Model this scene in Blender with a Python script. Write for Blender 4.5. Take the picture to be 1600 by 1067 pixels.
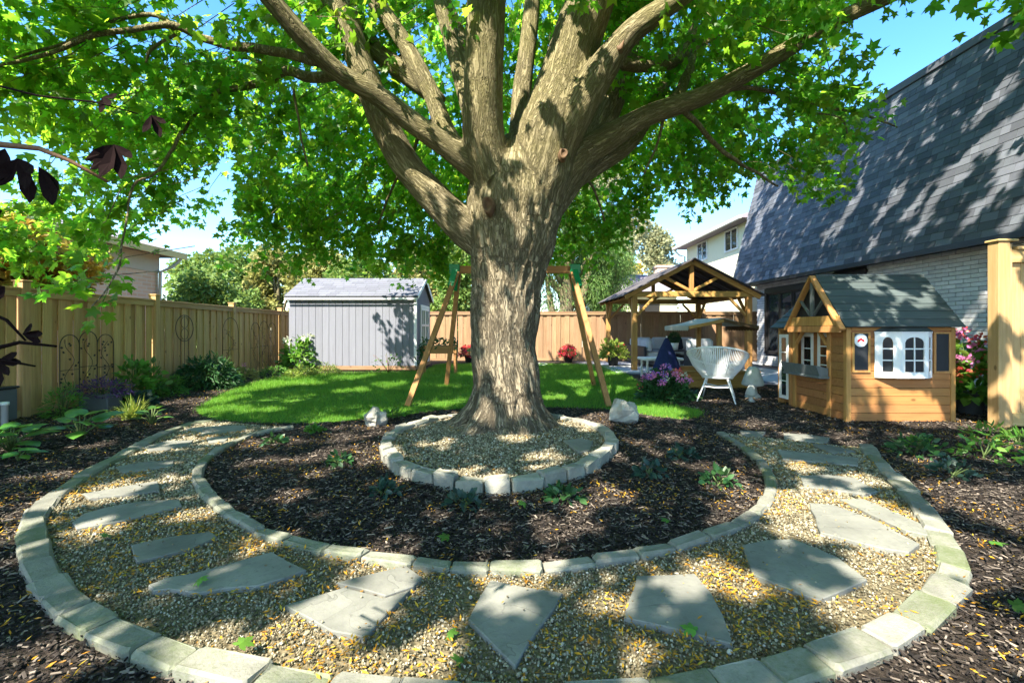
import bpy, math, random
import numpy as np
from mathutils import Vector, Matrix, noise as mnoise
R = math.radians
random.seed(7)
rng = np.random.default_rng(11)
for _o in list(bpy.data.objects):
    bpy.data.objects.remove(_o)
scene = bpy.context.scene
COL = scene.collection

# ------------------------------------------------------------------ camera
H = 1.25
F = 711.0                      # focal length in pixels of the 1600 px wide photograph
cam_d = bpy.data.cameras.new('camera'); cam = bpy.data.objects.new('camera', cam_d); COL.objects.link(cam)
cam.location = (0, 0, H); cam.rotation_euler = (R(90), 0, 0)
cam_d.sensor_width = 36; cam_d.lens = F / 1600 * 36
cam_d.shift_y = -18.5 / 1600
cam_d.clip_start = 0.05; cam_d.clip_end = 2000
scene.camera = cam
# ------------------------------------------------------------------ light
SUN_EL, SUN_AZ = 48.0, 35.0
world = bpy.data.worlds.new('World'); scene.world = world; world.use_nodes = True
wn = world.node_tree.nodes; wl = world.node_tree.links
sky = wn.new('ShaderNodeTexSky'); sky.sky_type = 'NISHITA'; sky.sun_disc = False
sky.sun_elevation = R(SUN_EL); sky.sun_rotation = R(180 + SUN_AZ)
sky.air_density = 1.0; sky.dust_density = 0.6; sky.ozone_density = 2.0
bg = wn['Background']; bg.inputs['Strength'].default_value = 0.138
hs_ = wn.new('ShaderNodeHueSaturation'); hs_.inputs['Saturation'].default_value = 1.3
wl.new(sky.outputs[0], hs_.inputs['Color']); wl.new(hs_.outputs[0], bg.inputs['Color'])
sd = bpy.data.lights.new('sun', 'SUN'); sun = bpy.data.objects.new('sun', sd); COL.objects.link(sun)
sd.energy = 5.0; sd.angle = R(0.53); sd.color = (1.0, 0.92, 0.78)
SUN_DIR = Vector((math.sin(R(SUN_AZ)) * math.cos(R(SUN_EL)), math.cos(R(SUN_AZ)) * math.cos(R(SUN_EL)), -math.sin(R(SUN_EL))))
sun.rotation_euler = SUN_DIR.to_track_quat('-Z', 'Y').to_euler()
scene.view_settings.view_transform = 'Standard'; scene.view_settings.look = 'None'
scene.view_settings.gamma = 1.0; scene.view_settings.use_curve_mapping = False
scene.view_settings.exposure = 2.0
scene.render.engine = 'CYCLES'
scene.cycles.max_bounces = 8; scene.cycles.diffuse_bounces = 4; scene.cycles.transmission_bounces = 4
scene.cycles.transparent_max_bounces = 8

# ------------------------------------------------------------------ helpers
def G(x, y, z=0.0):            # a spot on the ground (height z) from where it is seen in the photograph
    Y = F * (H - z) / (y - 515.0)
    return Vector(((x - 800) / F * Y, Y, z))
def P(x, y, Y):                # a point at depth Y
    return Vector(((x - 800) / F * Y, Y, H + (515 - y) / F * Y))

WL = {}                        # world location of the roots and parts (unrotated ones)
def thing(name, label, cat, loc=(0, 0, 0), rotz=0.0, group=None):
    o = bpy.data.objects.new(name, None); COL.objects.link(o)
    o.empty_display_size = 0.1
    o.location = loc; o.rotation_euler = (0, 0, rotz)
    o['label'] = label; o['category'] = cat
    if group: o['group'] = group
    WL[o.name] = Vector(loc)
    return o
def tag(o, label, cat, group=None):
    o['label'] = label; o['category'] = cat
    if group: o['group'] = group
    return o

def mesh_np(name, V, Fc):
    """mesh from an (n,3) array and an (m,k) array of k-gons"""
    V = np.ascontiguousarray(V, dtype=np.float32); Fc = np.ascontiguousarray(Fc, dtype=np.int32)
    me = bpy.data.meshes.new(name)
    k = Fc.shape[1]
    me.vertices.add(len(V)); me.vertices.foreach_set('co', V.ravel())
    me.loops.add(Fc.size); me.loops.foreach_set('vertex_index', Fc.ravel())
    me.polygons.add(len(Fc)); me.polygons.foreach_set('loop_start', np.arange(0, Fc.size, k, dtype=np.int32))
    me.update(calc_edges=True)
    return me

def link(name, me, mat, parent=None, smooth=False, loc=None, kind=None):
    o = bpy.data.objects.new(name, me); COL.objects.link(o)
    if mat is not None and len(me.materials) == 0: me.materials.append(mat)
    if smooth:
        me.polygons.foreach_set('use_smooth', [True] * len(me.polygons))
    if parent is not None: o.parent = parent
    if loc is not None: o.location = loc
    if kind: o['kind'] = kind
    WL[o.name] = (WL.get(parent.name, Vector()) if parent is not None else Vector()) + (Vector(loc) if loc is not None else Vector())
    return o

class MB:
    def __init__(s): s.v = []; s.f = []
    def add(s, vs, fs):
        n = len(s.v); s.v += [tuple(v) for v in vs]; s.f += [tuple(i + n for i in f) for f in fs]; return s
    def box(s, x0, x1, y0, y1, z0, z1, b=0.0):
        if b <= 0:
            return s.add([(x, y, z) for z in (z0, z1) for y in (y0, y1) for x in (x0, x1)],
                  [(0, 2, 3, 1), (4, 5, 7, 6), (0, 1, 5, 4), (2, 6, 7, 3), (0, 4, 6, 2), (1, 3, 7, 5)])
        b = min(b, (x1 - x0) * .45, (y1 - y0) * .45, (z1 - z0) * .45)
        def ring(i, z):
            return [(x0 + b + i, y0 + i, z), (x1 - b - i, y0 + i, z), (x1 - i, y0 + b + i, z), (x1 - i, y1 - b - i, z),
                    (x1 - b - i, y1 - i, z), (x0 + b + i, y1 - i, z), (x0 + i, y1 - b - i, z), (x0 + i, y0 + b + i, z)]
        vs = ring(b * .9, z0) + ring(0, z0 + b) + ring(0, z1 - b) + ring(b * .9, z1)
        fs = [tuple(range(7, -1, -1)), tuple(range(24, 32))]
        for k in range(3):
            for i in range(8):
                j = (i + 1) % 8
                fs.append((k * 8 + i, k * 8 + j, k * 8 + 8 + j, k * 8 + 8 + i))
        return s.add(vs, fs)
    def beam(s, p, q, w, h, up=(0, 0, 1), c=0.006):
        """a squared timber from p to q, w wide (sideways) and h high (along up), chamfered edges"""
        p = Vector(p); q = Vector(q); d = (q - p).normalized(); u = Vector(up)
        sd_ = d.cross(u)
        if sd_.length < 1e-4: sd_ = d.cross(Vector((1, 0, 0)))
        sd_.normalize(); u = sd_.cross(d).normalized()
        a, b = w / 2, h / 2
        c = min(c, a * .5, b * .5)
        prof = [(-a + c, -b), (a - c, -b), (a, -b + c), (a, b - c), (a - c, b), (-a + c, b), (-a, b - c), (-a, -b + c)]
        vs = [p + sd_ * x + u * y for x, y in prof] + [q + sd_ * x + u * y for x, y in prof]
        fs = [tuple(range(7, -1, -1)), tuple(range(8, 16))] + [(i, (i + 1) % 8, 8 + (i + 1) % 8, 8 + i) for i in range(8)]
        return s.add(vs, fs)
    def tube(s, pts, rad, n=8, cap=True):
        pts = [Vector(p) for p in pts]
        if not hasattr(rad, '__len__'): rad = [rad] * len(pts)
        vs = []; fs = []
        prev = None
        for i, p in enumerate(pts):
            d = (pts[min(i + 1, len(pts) - 1)] - pts[max(i - 1, 0)])
            d = d.normalized() if d.length > 1e-9 else Vector((0, 0, 1))
            if prev is None:
                a = Vector((1, 0, 0)) if abs(d.x) < .9 else Vector((0, 1, 0))
                u = d.cross(a).normalized()
            else:
                u = prev - d * prev.dot(d)
                u = u.normalized() if u.length > 1e-6 else d.orthogonal().normalized()
            prev = u; w = d.cross(u)
            for k in range(n):
                t = 2 * math.pi * k / n
                vs.append(p + (u * math.cos(t) + w * math.sin(t)) * rad[i])
        for i in range(len(pts) - 1):
            for k in range(n):
                k2 = (k + 1) % n
                fs.append((i * n + k, i * n + k2, (i + 1) * n + k2, (i + 1) * n + k))
        if cap:
            fs.append(tuple(range(n - 1, -1, -1))); fs.append(tuple((len(pts) - 1) * n + k for k in range(n)))
        return s.add(vs, fs)
    def lathe(s, prof, c=(0, 0, 0), n=16):
        vs = []; fs = []
        for r, z in prof:
            for k in range(n):
                t = 2 * math.pi * k / n
                vs.append((c[0] + r * math.cos(t), c[1] + r * math.sin(t), c[2] + z))
        for i in range(len(prof) - 1):
            for k in range(n):
                k2 = (k + 1) % n
                fs.append((i * n + k, i * n + k2, (i + 1) * n + k2, (i + 1) * n + k))
        if prof[0][0] > 1e-4: fs.append(tuple(range(n - 1, -1, -1)))
        if prof[-1][0] > 1e-4: fs.append(tuple((len(prof) - 1) * n + k for k in range(n)))
        return s.add(vs, fs)
    def prism(s, pts, z0, z1, inset=0.0):
        """closed polygon (x, y) pulled up; the top ring is drawn in by inset for a worn edge"""
        a = sum(pts[i][0] * pts[(i + 1) % len(pts)][1] - pts[(i + 1) % len(pts)][0] * pts[i][1] for i in range(len(pts)))
        if a < 0: pts = pts[::-1]
        n = len(pts); cx = sum(p[0] for p in pts) / n; cy = sum(p[1] for p in pts) / n
        def ins(d):
            out = []
            for i in range(n):
                ax, ay = pts[i - 1]; bx, by = pts[i]; ex, ey = pts[(i + 1) % n]
                d1 = Vector((bx - ax, by - ay)).normalized(); d2 = Vector((ex - bx, ey - by)).normalized()
                nn = Vector((-(d1.y + d2.y), d1.x + d2.x)); nn = nn.normalized() if nn.length > 1e-6 else Vector((-d1.y, d1.x))
                out.append((bx + nn.x * d, by + nn.y * d))
            return out
        rings = [(pts, z0), (pts, z1 - inset), (ins(inset), z1)] if inset > 0 else [(pts, z0), (pts, z1)]
        vs = [(x, y, z) for rr, z in rings for x, y in rr]
        fs = [tuple(range(n - 1, -1, -1)), tuple((len(rings) - 1) * n + k for k in range(n))]
        for k in range(len(rings) - 1):
            for i in range(n):
                j = (i + 1) % n
                fs.append((k * n + i, k * n + j, (k + 1) * n + j, (k + 1) * n + i))
        return s.add(vs, fs)
    def blob(s, c, r, n=10, m=6, rough=0.0, seed=0):
        c = Vector(c); vs = []; fs = []
        r = Vector(r) if hasattr(r, '__len__') else Vector((r, r, r))
        for i in range(m + 1):
            ph = math.pi * i / m
            for k in range(n):
                t = 2 * math.pi * k / n
                d = Vector((math.sin(ph) * math.cos(t), math.sin(ph) * math.sin(t), -math.cos(ph)))
                q = 1 + rough * mnoise.noise(d * 1.6 + Vector((seed * 3.1, seed * 1.7, seed)))
                vs.append(c + Vector((d.x * r.x, d.y * r.y, d.z * r.z)) * q)
        for i in range(m):
            for k in range(n):
                k2 = (k + 1) % n
                fs.append((i * n + k, i * n + k2, (i + 1) * n + k2, (i + 1) * n + k))
        return s.add(vs, fs)
    def mesh(s, name, off=None):
        me = bpy.data.meshes.new(name)
        v = s.v if off is None else [(a - off[0], b - off[1], c - off[2]) for a, b, c in s.v]
        me.from_pydata(v, [], s.f); me.update()
        return me
    def build(s, name, mat, parent=None, smooth=False, local=False, kind=None, origin=None):
        """world-space vertices unless local; the object sits at origin (world) when given"""
        if origin is not None:
            me = s.mesh(name, origin)
            loc = Vector(origin) - (WL[parent.name] if parent is not None else Vector())
            return link(name, me, mat, parent, smooth, loc, kind)
        off = None if (parent is None or local) else WL[parent.name]
        return link(name, s.mesh(name, off), mat, parent, smooth, None, kind)

def copy_obj(o, parent, loc=None, rot=None, scale=None):
    c = o.copy(); COL.objects.link(c); c.parent = parent
    if loc is not None: c.location = loc
    if rot is not None: c.rotation_euler = rot
    if scale is not None: c.scale = scale
    return c

# ------------------------------------------------------------------ materials
class NT:
    def __init__(s, name):
        s.m = bpy.data.materials.new(name); s.m.use_nodes = True
        s.t = s.m.node_tree; s.t.nodes.clear()
        s.out = s.t.nodes.new('ShaderNodeOutputMaterial')
    def n(s, typ, **kw):
        nd = s.t.nodes.new(typ)
        for k, v in kw.items():
            if k.startswith('i_'):
                key = k[2:]
                key = int(key) if key.isdigit() else key.replace('_', ' ')
                s.set(nd.inputs[key], v)
            else: setattr(nd, k, v)
        return nd
    def set(s, sock, v):
        if isinstance(v, bpy.types.NodeSocket): s.t.links.new(v, sock)
        else:
            if sock.type == 'RGBA' and len(v) == 3: v = (*v, 1)
            sock.default_value = v
    def coord(s, kind='Object', scale=(1, 1, 1), rnd=False):
        tc = s.n('ShaderNodeTexCoord').outputs[kind]
        if rnd:
            oi = s.n('ShaderNodeObjectInfo').outputs['Random']
            k = s.n('ShaderNodeVectorMath', operation='SCALE', i_0=(37.0, 61.0, 23.0)); s.set(k.inputs['Scale'], oi)
            tc = s.n('ShaderNodeVectorMath', operation='ADD', i_0=tc, i_1=k.outputs[0]).outputs[0]
        return s.n('ShaderNodeVectorMath', operation='MULTIPLY', i_0=tc, i_1=scale).outputs[0]
    def noise(s, vec, scale=1.0, detail=4.0, rough=0.6, dist=0.0):
        return s.n('ShaderNodeTexNoise', i_Vector=vec, i_Scale=scale, i_Detail=detail, i_Roughness=rough, i_Distortion=dist).outputs['Fac']
    def ramp(s, fac, stops):
        nd = s.n('ShaderNodeValToRGB'); s.set(nd.inputs[0], fac)
        el = nd.color_ramp.elements
        while len(el) < len(stops): el.new(0.5)
        for e, (p, c) in zip(el, stops):
            e.position = p; e.color = (*c, 1) if len(c) == 3 else c
        return nd.outputs[0]
    def mix(s, fac, a, b, mode='MIX'):
        nd = s.n('ShaderNodeMix', data_type='RGBA', blend_type=mode)
        s.set(nd.inputs[0], fac); s.set(nd.inputs[6], a); s.set(nd.inputs[7], b)
        return nd.outputs[2]
    def math(s, op, a, b=0.0, c=None):
        nd = s.n('ShaderNodeMath', operation=op); s.set(nd.inputs[0], a); s.set(nd.inputs[1], b)
        if c is not None: s.set(nd.inputs[2], c)
        return nd.outputs[0]
    def rnd(s):                      # one random number for each loose piece, of a joined mesh or of many objects
        a = s.n('ShaderNodeNewGeometry').outputs['Random Per Island']; b = s.n('ShaderNodeObjectInfo').outputs['Random']
        return s.math('FRACT', s.math('ADD', a, b))
    def bump(s, h, strength=0.3, dist=0.01):
        return s.n('ShaderNodeBump', i_Height=h, i_Strength=strength, i_Distance=dist).outputs[0]
    def bsdf(s, color, rough=0.7, normal=None, **kw):
        b = s.n('ShaderNodeBsdfPrincipled'); s.set(b.inputs['Base Color'], color); s.set(b.inputs['Roughness'], rough)
        if 'Specular IOR Level' in b.inputs: b.inputs['Specular IOR Level'].default_value = kw.pop('spec', 0.3)
        if normal is not None: s.set(b.inputs['Normal'], normal)
        for k, v in kw.items(): s.set(b.inputs[k.replace('_', ' ')], v)
        return b.outputs[0]
    def done(s, sh):
        s.t.links.new(sh, s.out.inputs['Surface']); return s.m

def hsv(nt, col, h=0.0, sfac=0.0, v=0.25, r=None):
    """value and hue spread from piece to piece"""
    r = nt.rnd() if r is None else r
    nd = nt.n('ShaderNodeHueSaturation'); nt.set(nd.inputs['Color'], col)
    nt.set(nd.inputs['Value'], nt.math('MULTIPLY_ADD', r, 2 * v, 1 - v))
    if h:
        r2 = nt.math('FRACT', nt.math('MULTIPLY', r, 7.31))
        nt.set(nd.inputs['Hue'], nt.math('MULTIPLY_ADD', r2, 2 * h, 0.5 - h))
    return nd.outputs[0]

def m_plain(name, col, rough=0.6, var=0.12, nscale=12.0, bump=0.1, spec=0.3, metallic=0.0, rv=0.0):
    t = NT(name); c = t.coord(rnd=True)
    nz = t.noise(c, nscale, 5)
    cc = t.mix(nz, tuple(x * (1 - var) for x in col), tuple(min(1, x * (1 + var)) for x in col))
    if rv: cc = hsv(t, cc, 0, 0, rv)
    return t.done(t.bsdf(cc, rough, t.bump(t.noise(c, nscale * 6, 3), bump, 0.01), spec=spec, Metallic=metallic))

def m_wood(name, c1, c2, axis=2, rough=0.7, rv=0.16, fine=26.0, knots=True, h=0.008):
    t = NT(name)
    sc = [fine] * 3; sc[axis] = fine * 0.06
    c = t.coord(scale=tuple(sc), rnd=True)
    g = t.noise(c, 1.0, 6, 0.65, 0.4)
    big = t.noise(t.coord(rnd=True), 2.2, 3)
    col = t.mix(t.ramp(g, [(0.3, (0, 0, 0)), (0.72, (1, 1, 1))]), c1, c2)
    col = t.mix(t.math('MULTIPLY', big, 0.35), col, tuple(x * 0.55 for x in c1))
    if knots:
        ks = [5.0] * 3; ks[axis] = 2.6
        vo = t.n('ShaderNodeTexVoronoi', i_Vector=t.coord(scale=tuple(ks), rnd=True), i_Scale=1.0).outputs['Distance']
        kf = t.ramp(vo, [(0.06, (1, 1, 1)), (0.11, (0, 0, 0))])
        col = t.mix(t.math('MULTIPLY', kf, 0.75), col, tuple(x * 0.3 for x in c1))
    col = hsv(t, col, h, 0, rv)
    return t.done(t.bsdf(col, rough, t.bump(g, 0.25, 0.004), spec=0.25))

def m_leaf(name, c1, c2, trans=0.45, tcol=None, rough=0.45, v=0.3, clump=0.9, h=0.02):
    t = NT(name); r = t.rnd()
    pos = t.n('ShaderNodeNewGeometry').outputs['Position']
    nz = t.ramp(t.noise(pos, clump, 3), [(0.35, (0, 0, 0)), (0.65, (1, 1, 1))])
    f = t.math('ADD', t.math('MULTIPLY', nz, 0.55), t.math('MULTIPLY', t.math('FRACT', t.math('MULTIPLY', r, 3.7)), 0.45))
    col = hsv(t, t.mix(f, c1, c2), h, 0, v, r)
    tc = tcol or tuple(min(1, x * 1.5) for x in c2)
    tcc = hsv(t, t.mix(f, tuple(x * .8 for x in tc), tc), h, 0, v, r)
    a = t.bsdf(col, rough, None, spec=0.35)
    b = t.n('ShaderNodeBsdfTranslucent'); t.set(b.inputs[0], tcc)
    mx = t.n('ShaderNodeMixShader'); t.set(mx.inputs[0], trans); t.t.links.new(a, mx.inputs[1]); t.t.links.new(b.outputs[0], mx.inputs[2])
    return t.done(mx.outputs[0])

def m_stone(name, c1, c2, moss=None, mossamt=0.0, nscale=6.0, bump=0.5, rv=0.14, rough=0.85, layers=False):
    t = NT(name); c = t.coord(rnd=True)
    a = t.noise(c, nscale, 7, 0.65); b = t.noise(c, nscale * 9, 4, 0.7)
    col = t.mix(t.ramp(a, [(0.3, (0, 0, 0)), (0.7, (1, 1, 1))]), c1, c2)
    col = t.mix(t.math('MULTIPLY', t.ramp(b, [(0.55, (0, 0, 0)), (0.75, (1, 1, 1))]), 0.35), col, tuple(x * .5 for x in c1))
    col = hsv(t, col, 0.01, 0, rv)
    if moss:
        mz = t.math('ADD', t.math('MULTIPLY', t.noise(c, nscale * .55, 8, 0.7), 0.72), t.math('MULTIPLY', b, 0.28))
        r = t.math('FRACT', t.math('MULTIPLY', t.rnd(), 5.3))
        mf = t.ramp(t.math('ADD', mz, t.math('MULTIPLY_ADD', r, 0.34, mossamt - 0.25)), [(0.45, (0, 0, 0)), (0.72, (1, 1, 1))])
        col = t.mix(t.math('MULTIPLY', mf, 0.8), col, moss)
    hgt = t.math('ADD', a, t.math('MULTIPLY', b, 0.5))
    if layers:                       # split layers: low terraces with crisp broken edges
        lz = t.noise(t.coord(scale=(1.0, 1.6, 1.0), rnd=True), 2.1, 4, 0.45, 0.5)
        st_ = t.math('FLOOR', t.math('MULTIPLY', lz, 6.5))
        hgt = t.math('ADD', hgt, t.math('MULTIPLY', st_, 1.3))
        fr = t.math('FRACT', t.math('MULTIPLY', lz, 6.5))
        col = t.mix(t.math('MULTIPLY', t.ramp(fr, [(0.0, (1, 1, 1)), (0.05, (0, 0, 0))]), 0.5), col, tuple(x * .45 for x in c1))
        col = t.mix(t.math('MULTIPLY', t.math('FRACT', t.math('MULTIPLY', st_, 0.37)), 0.22), col, tuple(x * 1.25 for x in c2))
    return t.done(t.bsdf(col, rough, t.bump(hgt, bump, 0.01), spec=0.2))

M = {}
M['cedar'] = m_wood('fence_wood', (0.41, 0.245, 0.105), (0.65, 0.44, 0.20), 2)
M['cedar_h'] = m_wood('fence_wood_rail', (0.39, 0.235, 0.100), (0.62, 0.42, 0.195), 0)
M['cedar_back'] = m_wood('fence_wood_weathered', (0.25, 0.150, 0.080), (0.40, 0.255, 0.145), 2)
M['cedar_back_h'] = m_wood('fence_wood_weathered_rail', (0.25, 0.150, 0.080), (0.40, 0.255, 0.145), 0)
M['pine'] = m_wood('new_pine', (0.42, 0.265, 0.110), (0.60, 0.415, 0.195), 2, rv=0.08)
M['pine_h'] = m_wood('new_pine_rail', (0.42, 0.265, 0.110), (0.60, 0.415, 0.195), 0, rv=0.08)
M['swing'] = m_wood('swing_wood', (0.31, 0.15, 0.052), (0.48, 0.26, 0.10), 2, rv=0.12)
M['swing_h'] = m_wood('swing_wood_beam', (0.31, 0.15, 0.052), (0.48, 0.26, 0.10), 0, rv=0.1)
M['gazebo'] = m_wood('gazebo_timber', (0.28, 0.145, 0.045), (0.48, 0.275, 0.095), 2, rv=0.12)
M['gazebo_h'] = m_wood('gazebo_timber_beam', (0.34, 0.18, 0.05), (0.56, 0.33, 0.11), 0, rv=0.1)
M['play'] = m_wood('playhouse_plank', (0.31, 0.135, 0.046), (0.45, 0.215, 0.075), 0, rv=0.10, knots=True)
M['play_v'] = m_wood('playhouse_trim', (0.40, 0.19, 0.055), (0.58, 0.31, 0.11), 2, rv=0.10, knots=False)
M['play_roof'] = m_wood('playhouse_roof_board', (0.055, 0.072, 0.074), (0.085, 0.105, 0.105), 0, rv=0.15, knots=False, rough=0.6)
M['play_grey'] = m_wood('playhouse_grey', (0.13, 0.15, 0.16), (0.19, 0.21, 0.22), 2, rv=0.1, knots=False)
M['white'] = m_plain('white_paint', (0.78, 0.78, 0.78), 0.45, 0.05, 6, 0.03)
M['white_plastic'] = m_plain('white_plastic', (0.80, 0.81, 0.82), 0.35, 0.03, 6, 0.02, 0.45)
M['black'] = m_plain('chalkboard_or_opening', (0.022, 0.024, 0.028), 0.55, 0.3, 5, 0.03)
M['frame_black'] = m_plain('black_frame', (0.018, 0.018, 0.020), 0.4, 0.2, 8, 0.02, 0.4)
M['green'] = m_plain('green_bracket', (0.0, 0.22, 0.075), 0.4, 0.1, 8, 0.02, 0.5)
M['iron'] = m_plain('dark_iron', (0.030, 0.022, 0.018), 0.55, 0.3, 20, 0.1, 0.4)
M['metal_roof'] = m_plain('dark_metal_roof', (0.045, 0.040, 0.045), 0.5, 0.2, 4, 0.03, 0.5)
M['cushion'] = m_plain('grey_cushion', (0.50, 0.51, 0.54), 0.9, 0.08, 30, 0.2, 0.1, rv=0.06)
M['cushion_dark'] = m_plain('dark_cushion', (0.022, 0.028, 0.045), 0.9, 0.15, 30, 0.2, 0.1)
M['sofa_frame'] = m_plain('sofa_frame', (0.035, 0.035, 0.04), 0.6, 0.2, 20, 0.1)
M['navy'] = m_plain('navy_cloth', (0.022, 0.032, 0.10), 0.85, 0.25, 14, 0.3, 0.1)
M['canvas'] = m_plain('canvas', (0.50, 0.47, 0.42), 0.85, 0.08, 14, 0.1, 0.1)
M['canvas_brown'] = m_plain('canvas_edge', (0.10, 0.065, 0.035), 0.85, 0.15, 14, 0.1, 0.1)
M['pot_dark'] = m_plain('dark_pot', (0.03, 0.028, 0.028), 0.55, 0.25, 10, 0.1)
M['pot_grey'] = m_plain('grey_pot', (0.10, 0.11, 0.12), 0.6, 0.2, 8, 0.2)
M['statue'] = m_stone('statue_stone', (0.33, 0.37, 0.37), (0.48, 0.52, 0.51), nscale=9, bump=0.2)
M['flag'] = m_stone('flagstone', (0.120, 0.122, 0.108), (0.230, 0.228, 0.200), moss=(0.16, 0.19, 0.12), mossamt=-0.14, nscale=3.2, bump=0.5, layers=True)
M['edge'] = m_stone('edging_stone', (0.145, 0.145, 0.122), (0.255, 0.25, 0.21), moss=(0.092, 0.118, 0.045), mossamt=0.09, nscale=7, bump=0.7)
M['ringstone'] = m_stone('ring_stone', (0.20, 0.195, 0.165), (0.33, 0.32, 0.265), moss=(0.15, 0.18, 0.09), mossamt=-0.1, nscale=8, bump=0.8)
M['boulder'] = m_stone('boulder_stone', (0.27, 0.255, 0.22), (0.44, 0.42, 0.37), nscale=5, bump=0.8)
M['paver'] = m_stone('patio_paver', (0.36, 0.38, 0.41), (0.46, 0.47, 0.50), nscale=3, bump=0.15, rv=0.06)
M['soffit'] = m_plain('soffit', (0.055, 0.05, 0.05), 0.6, 0.1, 4, 0.02)
M['cream'] = m_plain('cream_siding', (0.72, 0.70, 0.52), 0.6, 0.05, 4, 0.05)
M['glass_dark'] = m_plain('dark_glass', (0.02, 0.026, 0.032), 0.06, 0.2, 2, 0.0, 0.6)
M['scar'] = m_wood('fresh_cut_wood', (0.10, 0.058, 0.030), (0.25, 0.155, 0.085), 2, rv=0.1, fine=18)
M['yellow_trim'] = m_plain('yellow_fascia', (0.62, 0.48, 0.20), 0.6, 0.06, 4, 0.03)

def m_mulch(name):
    t = NT(name); c = t.coord()
    vo = t.n('ShaderNodeTexVoronoi', i_Vector=t.coord(scale=(1, 1, 1)), i_Scale=34.0)
    a = t.noise(c, 1.1, 4); b = t.noise(c, 60, 5, 0.7)
    col = t.ramp(t.math('ADD', t.math('MULTIPLY', vo.outputs['Distance'], 0.7), t.math('MULTIPLY', b, 0.5)),
                 [(0.2, (0.008, 0.0065, 0.006)), (0.55, (0.028, 0.022, 0.018)), (0.85, (0.075, 0.058, 0.046))])
    col = t.mix(t.math('MULTIPLY', a, 0.4), col, (0.034, 0.026, 0.021))
    return t.done(t.bsdf(col, 0.9, t.bump(t.math('ADD', vo.outputs['Distance'], b), 0.9, 0.03), spec=0.15))
M['mulch'] = m_mulch('dark_mulch')
def m_chip(name):
    t = NT(name); r = t.rnd()
    col = t.ramp(r, [(0.0, (0.009, 0.0075, 0.007)), (0.45, (0.028, 0.022, 0.019)), (0.72, (0.070, 0.056, 0.046)), (0.90, (0.155, 0.128, 0.105)), (1.0, (0.28, 0.225, 0.18))])
    return t.done(t.bsdf(col, 0.85, spec=0.2))
M['chip'] = m_chip('bark_chip')
def m_gravel_base(name):
    t = NT(name); c = t.coord()
    vo = t.n('ShaderNodeTexVoronoi', i_Vector=c, i_Scale=42.0)
    b = t.noise(c, 70, 4)
    col = t.mix(b, (0.09, 0.075, 0.045), (0.20, 0.165, 0.10))
    return t.done(t.bsdf(col, 0.9, t.bump(vo.outputs['Distance'], 0.8, 0.02), spec=0.15))
M['gravel_base'] = m_gravel_base('gravel_bed')
def m_pebble(name):
    t = NT(name); r = t.rnd()
    col = t.ramp(r, [(0.0, (0.065, 0.055, 0.036)), (0.3, (0.145, 0.122, 0.075)), (0.6, (0.225, 0.195, 0.125)), (0.88, (0.33, 0.295, 0.205)), (1.0, (0.48, 0.45, 0.37))])
    return t.done(t.bsdf(col, 0.8, spec=0.25))
M['pebble'] = m_pebble('pebble')
def m_litter(name):
    t = NT(name); r = t.rnd()
    col = t.ramp(r, [(0.0, (0.22, 0.10, 0.012)), (0.3, (0.42, 0.20, 0.015)), (0.55, (0.50, 0.27, 0.02)), (0.75, (0.30, 0.24, 0.03)), (0.9, (0.22, 0.11, 0.02)), (1.0, (0.13, 0.085, 0.025))])
    return t.done(t.bsdf(col, 0.6, spec=0.2))
M['litter'] = m_litter('yellow_leaflet')
def m_lawn(name):
    t = NT(name); c = t.coord()
    a = t.noise(c, 0.7, 4); b = t.noise(c, 40, 4)
    col = t.mix(b, (0.035, 0.10, 0.010), (0.085, 0.19, 0.022))
    col = t.mix(t.ramp(a, [(0.5, (0, 0, 0)), (0.75, (.6, .6, .6))]), col, (0.13, 0.17, 0.035))
    return t.done(t.bsdf(col, 0.9, t.bump(b, 0.6, 0.02), spec=0.1))
M['lawn'] = m_lawn('lawn_turf')
M['grass'] = m_leaf('grass_blade', (0.060, 0.18, 0.014), (0.175, 0.35, 0.040), 0.40, (0.24, 0.50, 0.035), 0.55, 0.25, 0.8)
M['maple'] = m_leaf('maple_leaf', (0.050, 0.150, 0.014), (0.095, 0.235, 0.024), 0.62, (0.34, 0.66, 0.04), 0.42, 0.36, 0.7, 0.028)
M['hedge_green'] = m_leaf('hedge_leaf', (0.10, 0.18, 0.04), (0.20, 0.30, 0.065), 0.35, (0.30, 0.42, 0.08), 0.6, 0.3, 0.35)
M['hedge_olive'] = m_leaf('hedge_olive_leaf', (0.19, 0.21, 0.06), (0.34, 0.33, 0.10), 0.35, (0.42, 0.42, 0.11), 0.6, 0.3, 0.35)
M['yellow_leaf'] = m_leaf('autumn_yellow_leaf', (0.32, 0.26, 0.04), (0.50, 0.38, 0.06), 0.4, (0.62, 0.50, 0.06), 0.6, 0.25, 0.4)
M['willow'] = m_leaf('willow_leaf', (0.07, 0.15, 0.035), (0.16, 0.27, 0.07), 0.45, (0.30, 0.48, 0.12), 0.5, 0.3, 0.5)
M['pale_leaf'] = m_leaf('pale_leaf', (0.20, 0.22, 0.11), (0.32, 0.32, 0.18), 0.4, (0.45, 0.46, 0.22), 0.6, 0.25, 0.5)
M['jmaple'] = m_leaf('orange_leaf', (0.30, 0.38, 0.06), (0.52, 0.27, 0.08), 0.45, (0.62, 0.48, 0.08), 0.5, 0.25, 1.2, 0.03)
M['hosta'] = m_leaf('hosta_leaf', (0.05, 0.16, 0.024), (0.10, 0.26, 0.04), 0.3, (0.16, 0.36, 0.05), 0.35, 0.2, 3.0)
M['plant'] = m_leaf('garden_leaf', (0.045, 0.14, 0.020), (0.12, 0.26, 0.038), 0.38, (0.22, 0.45, 0.06), 0.45, 0.3, 3.0)
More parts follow.
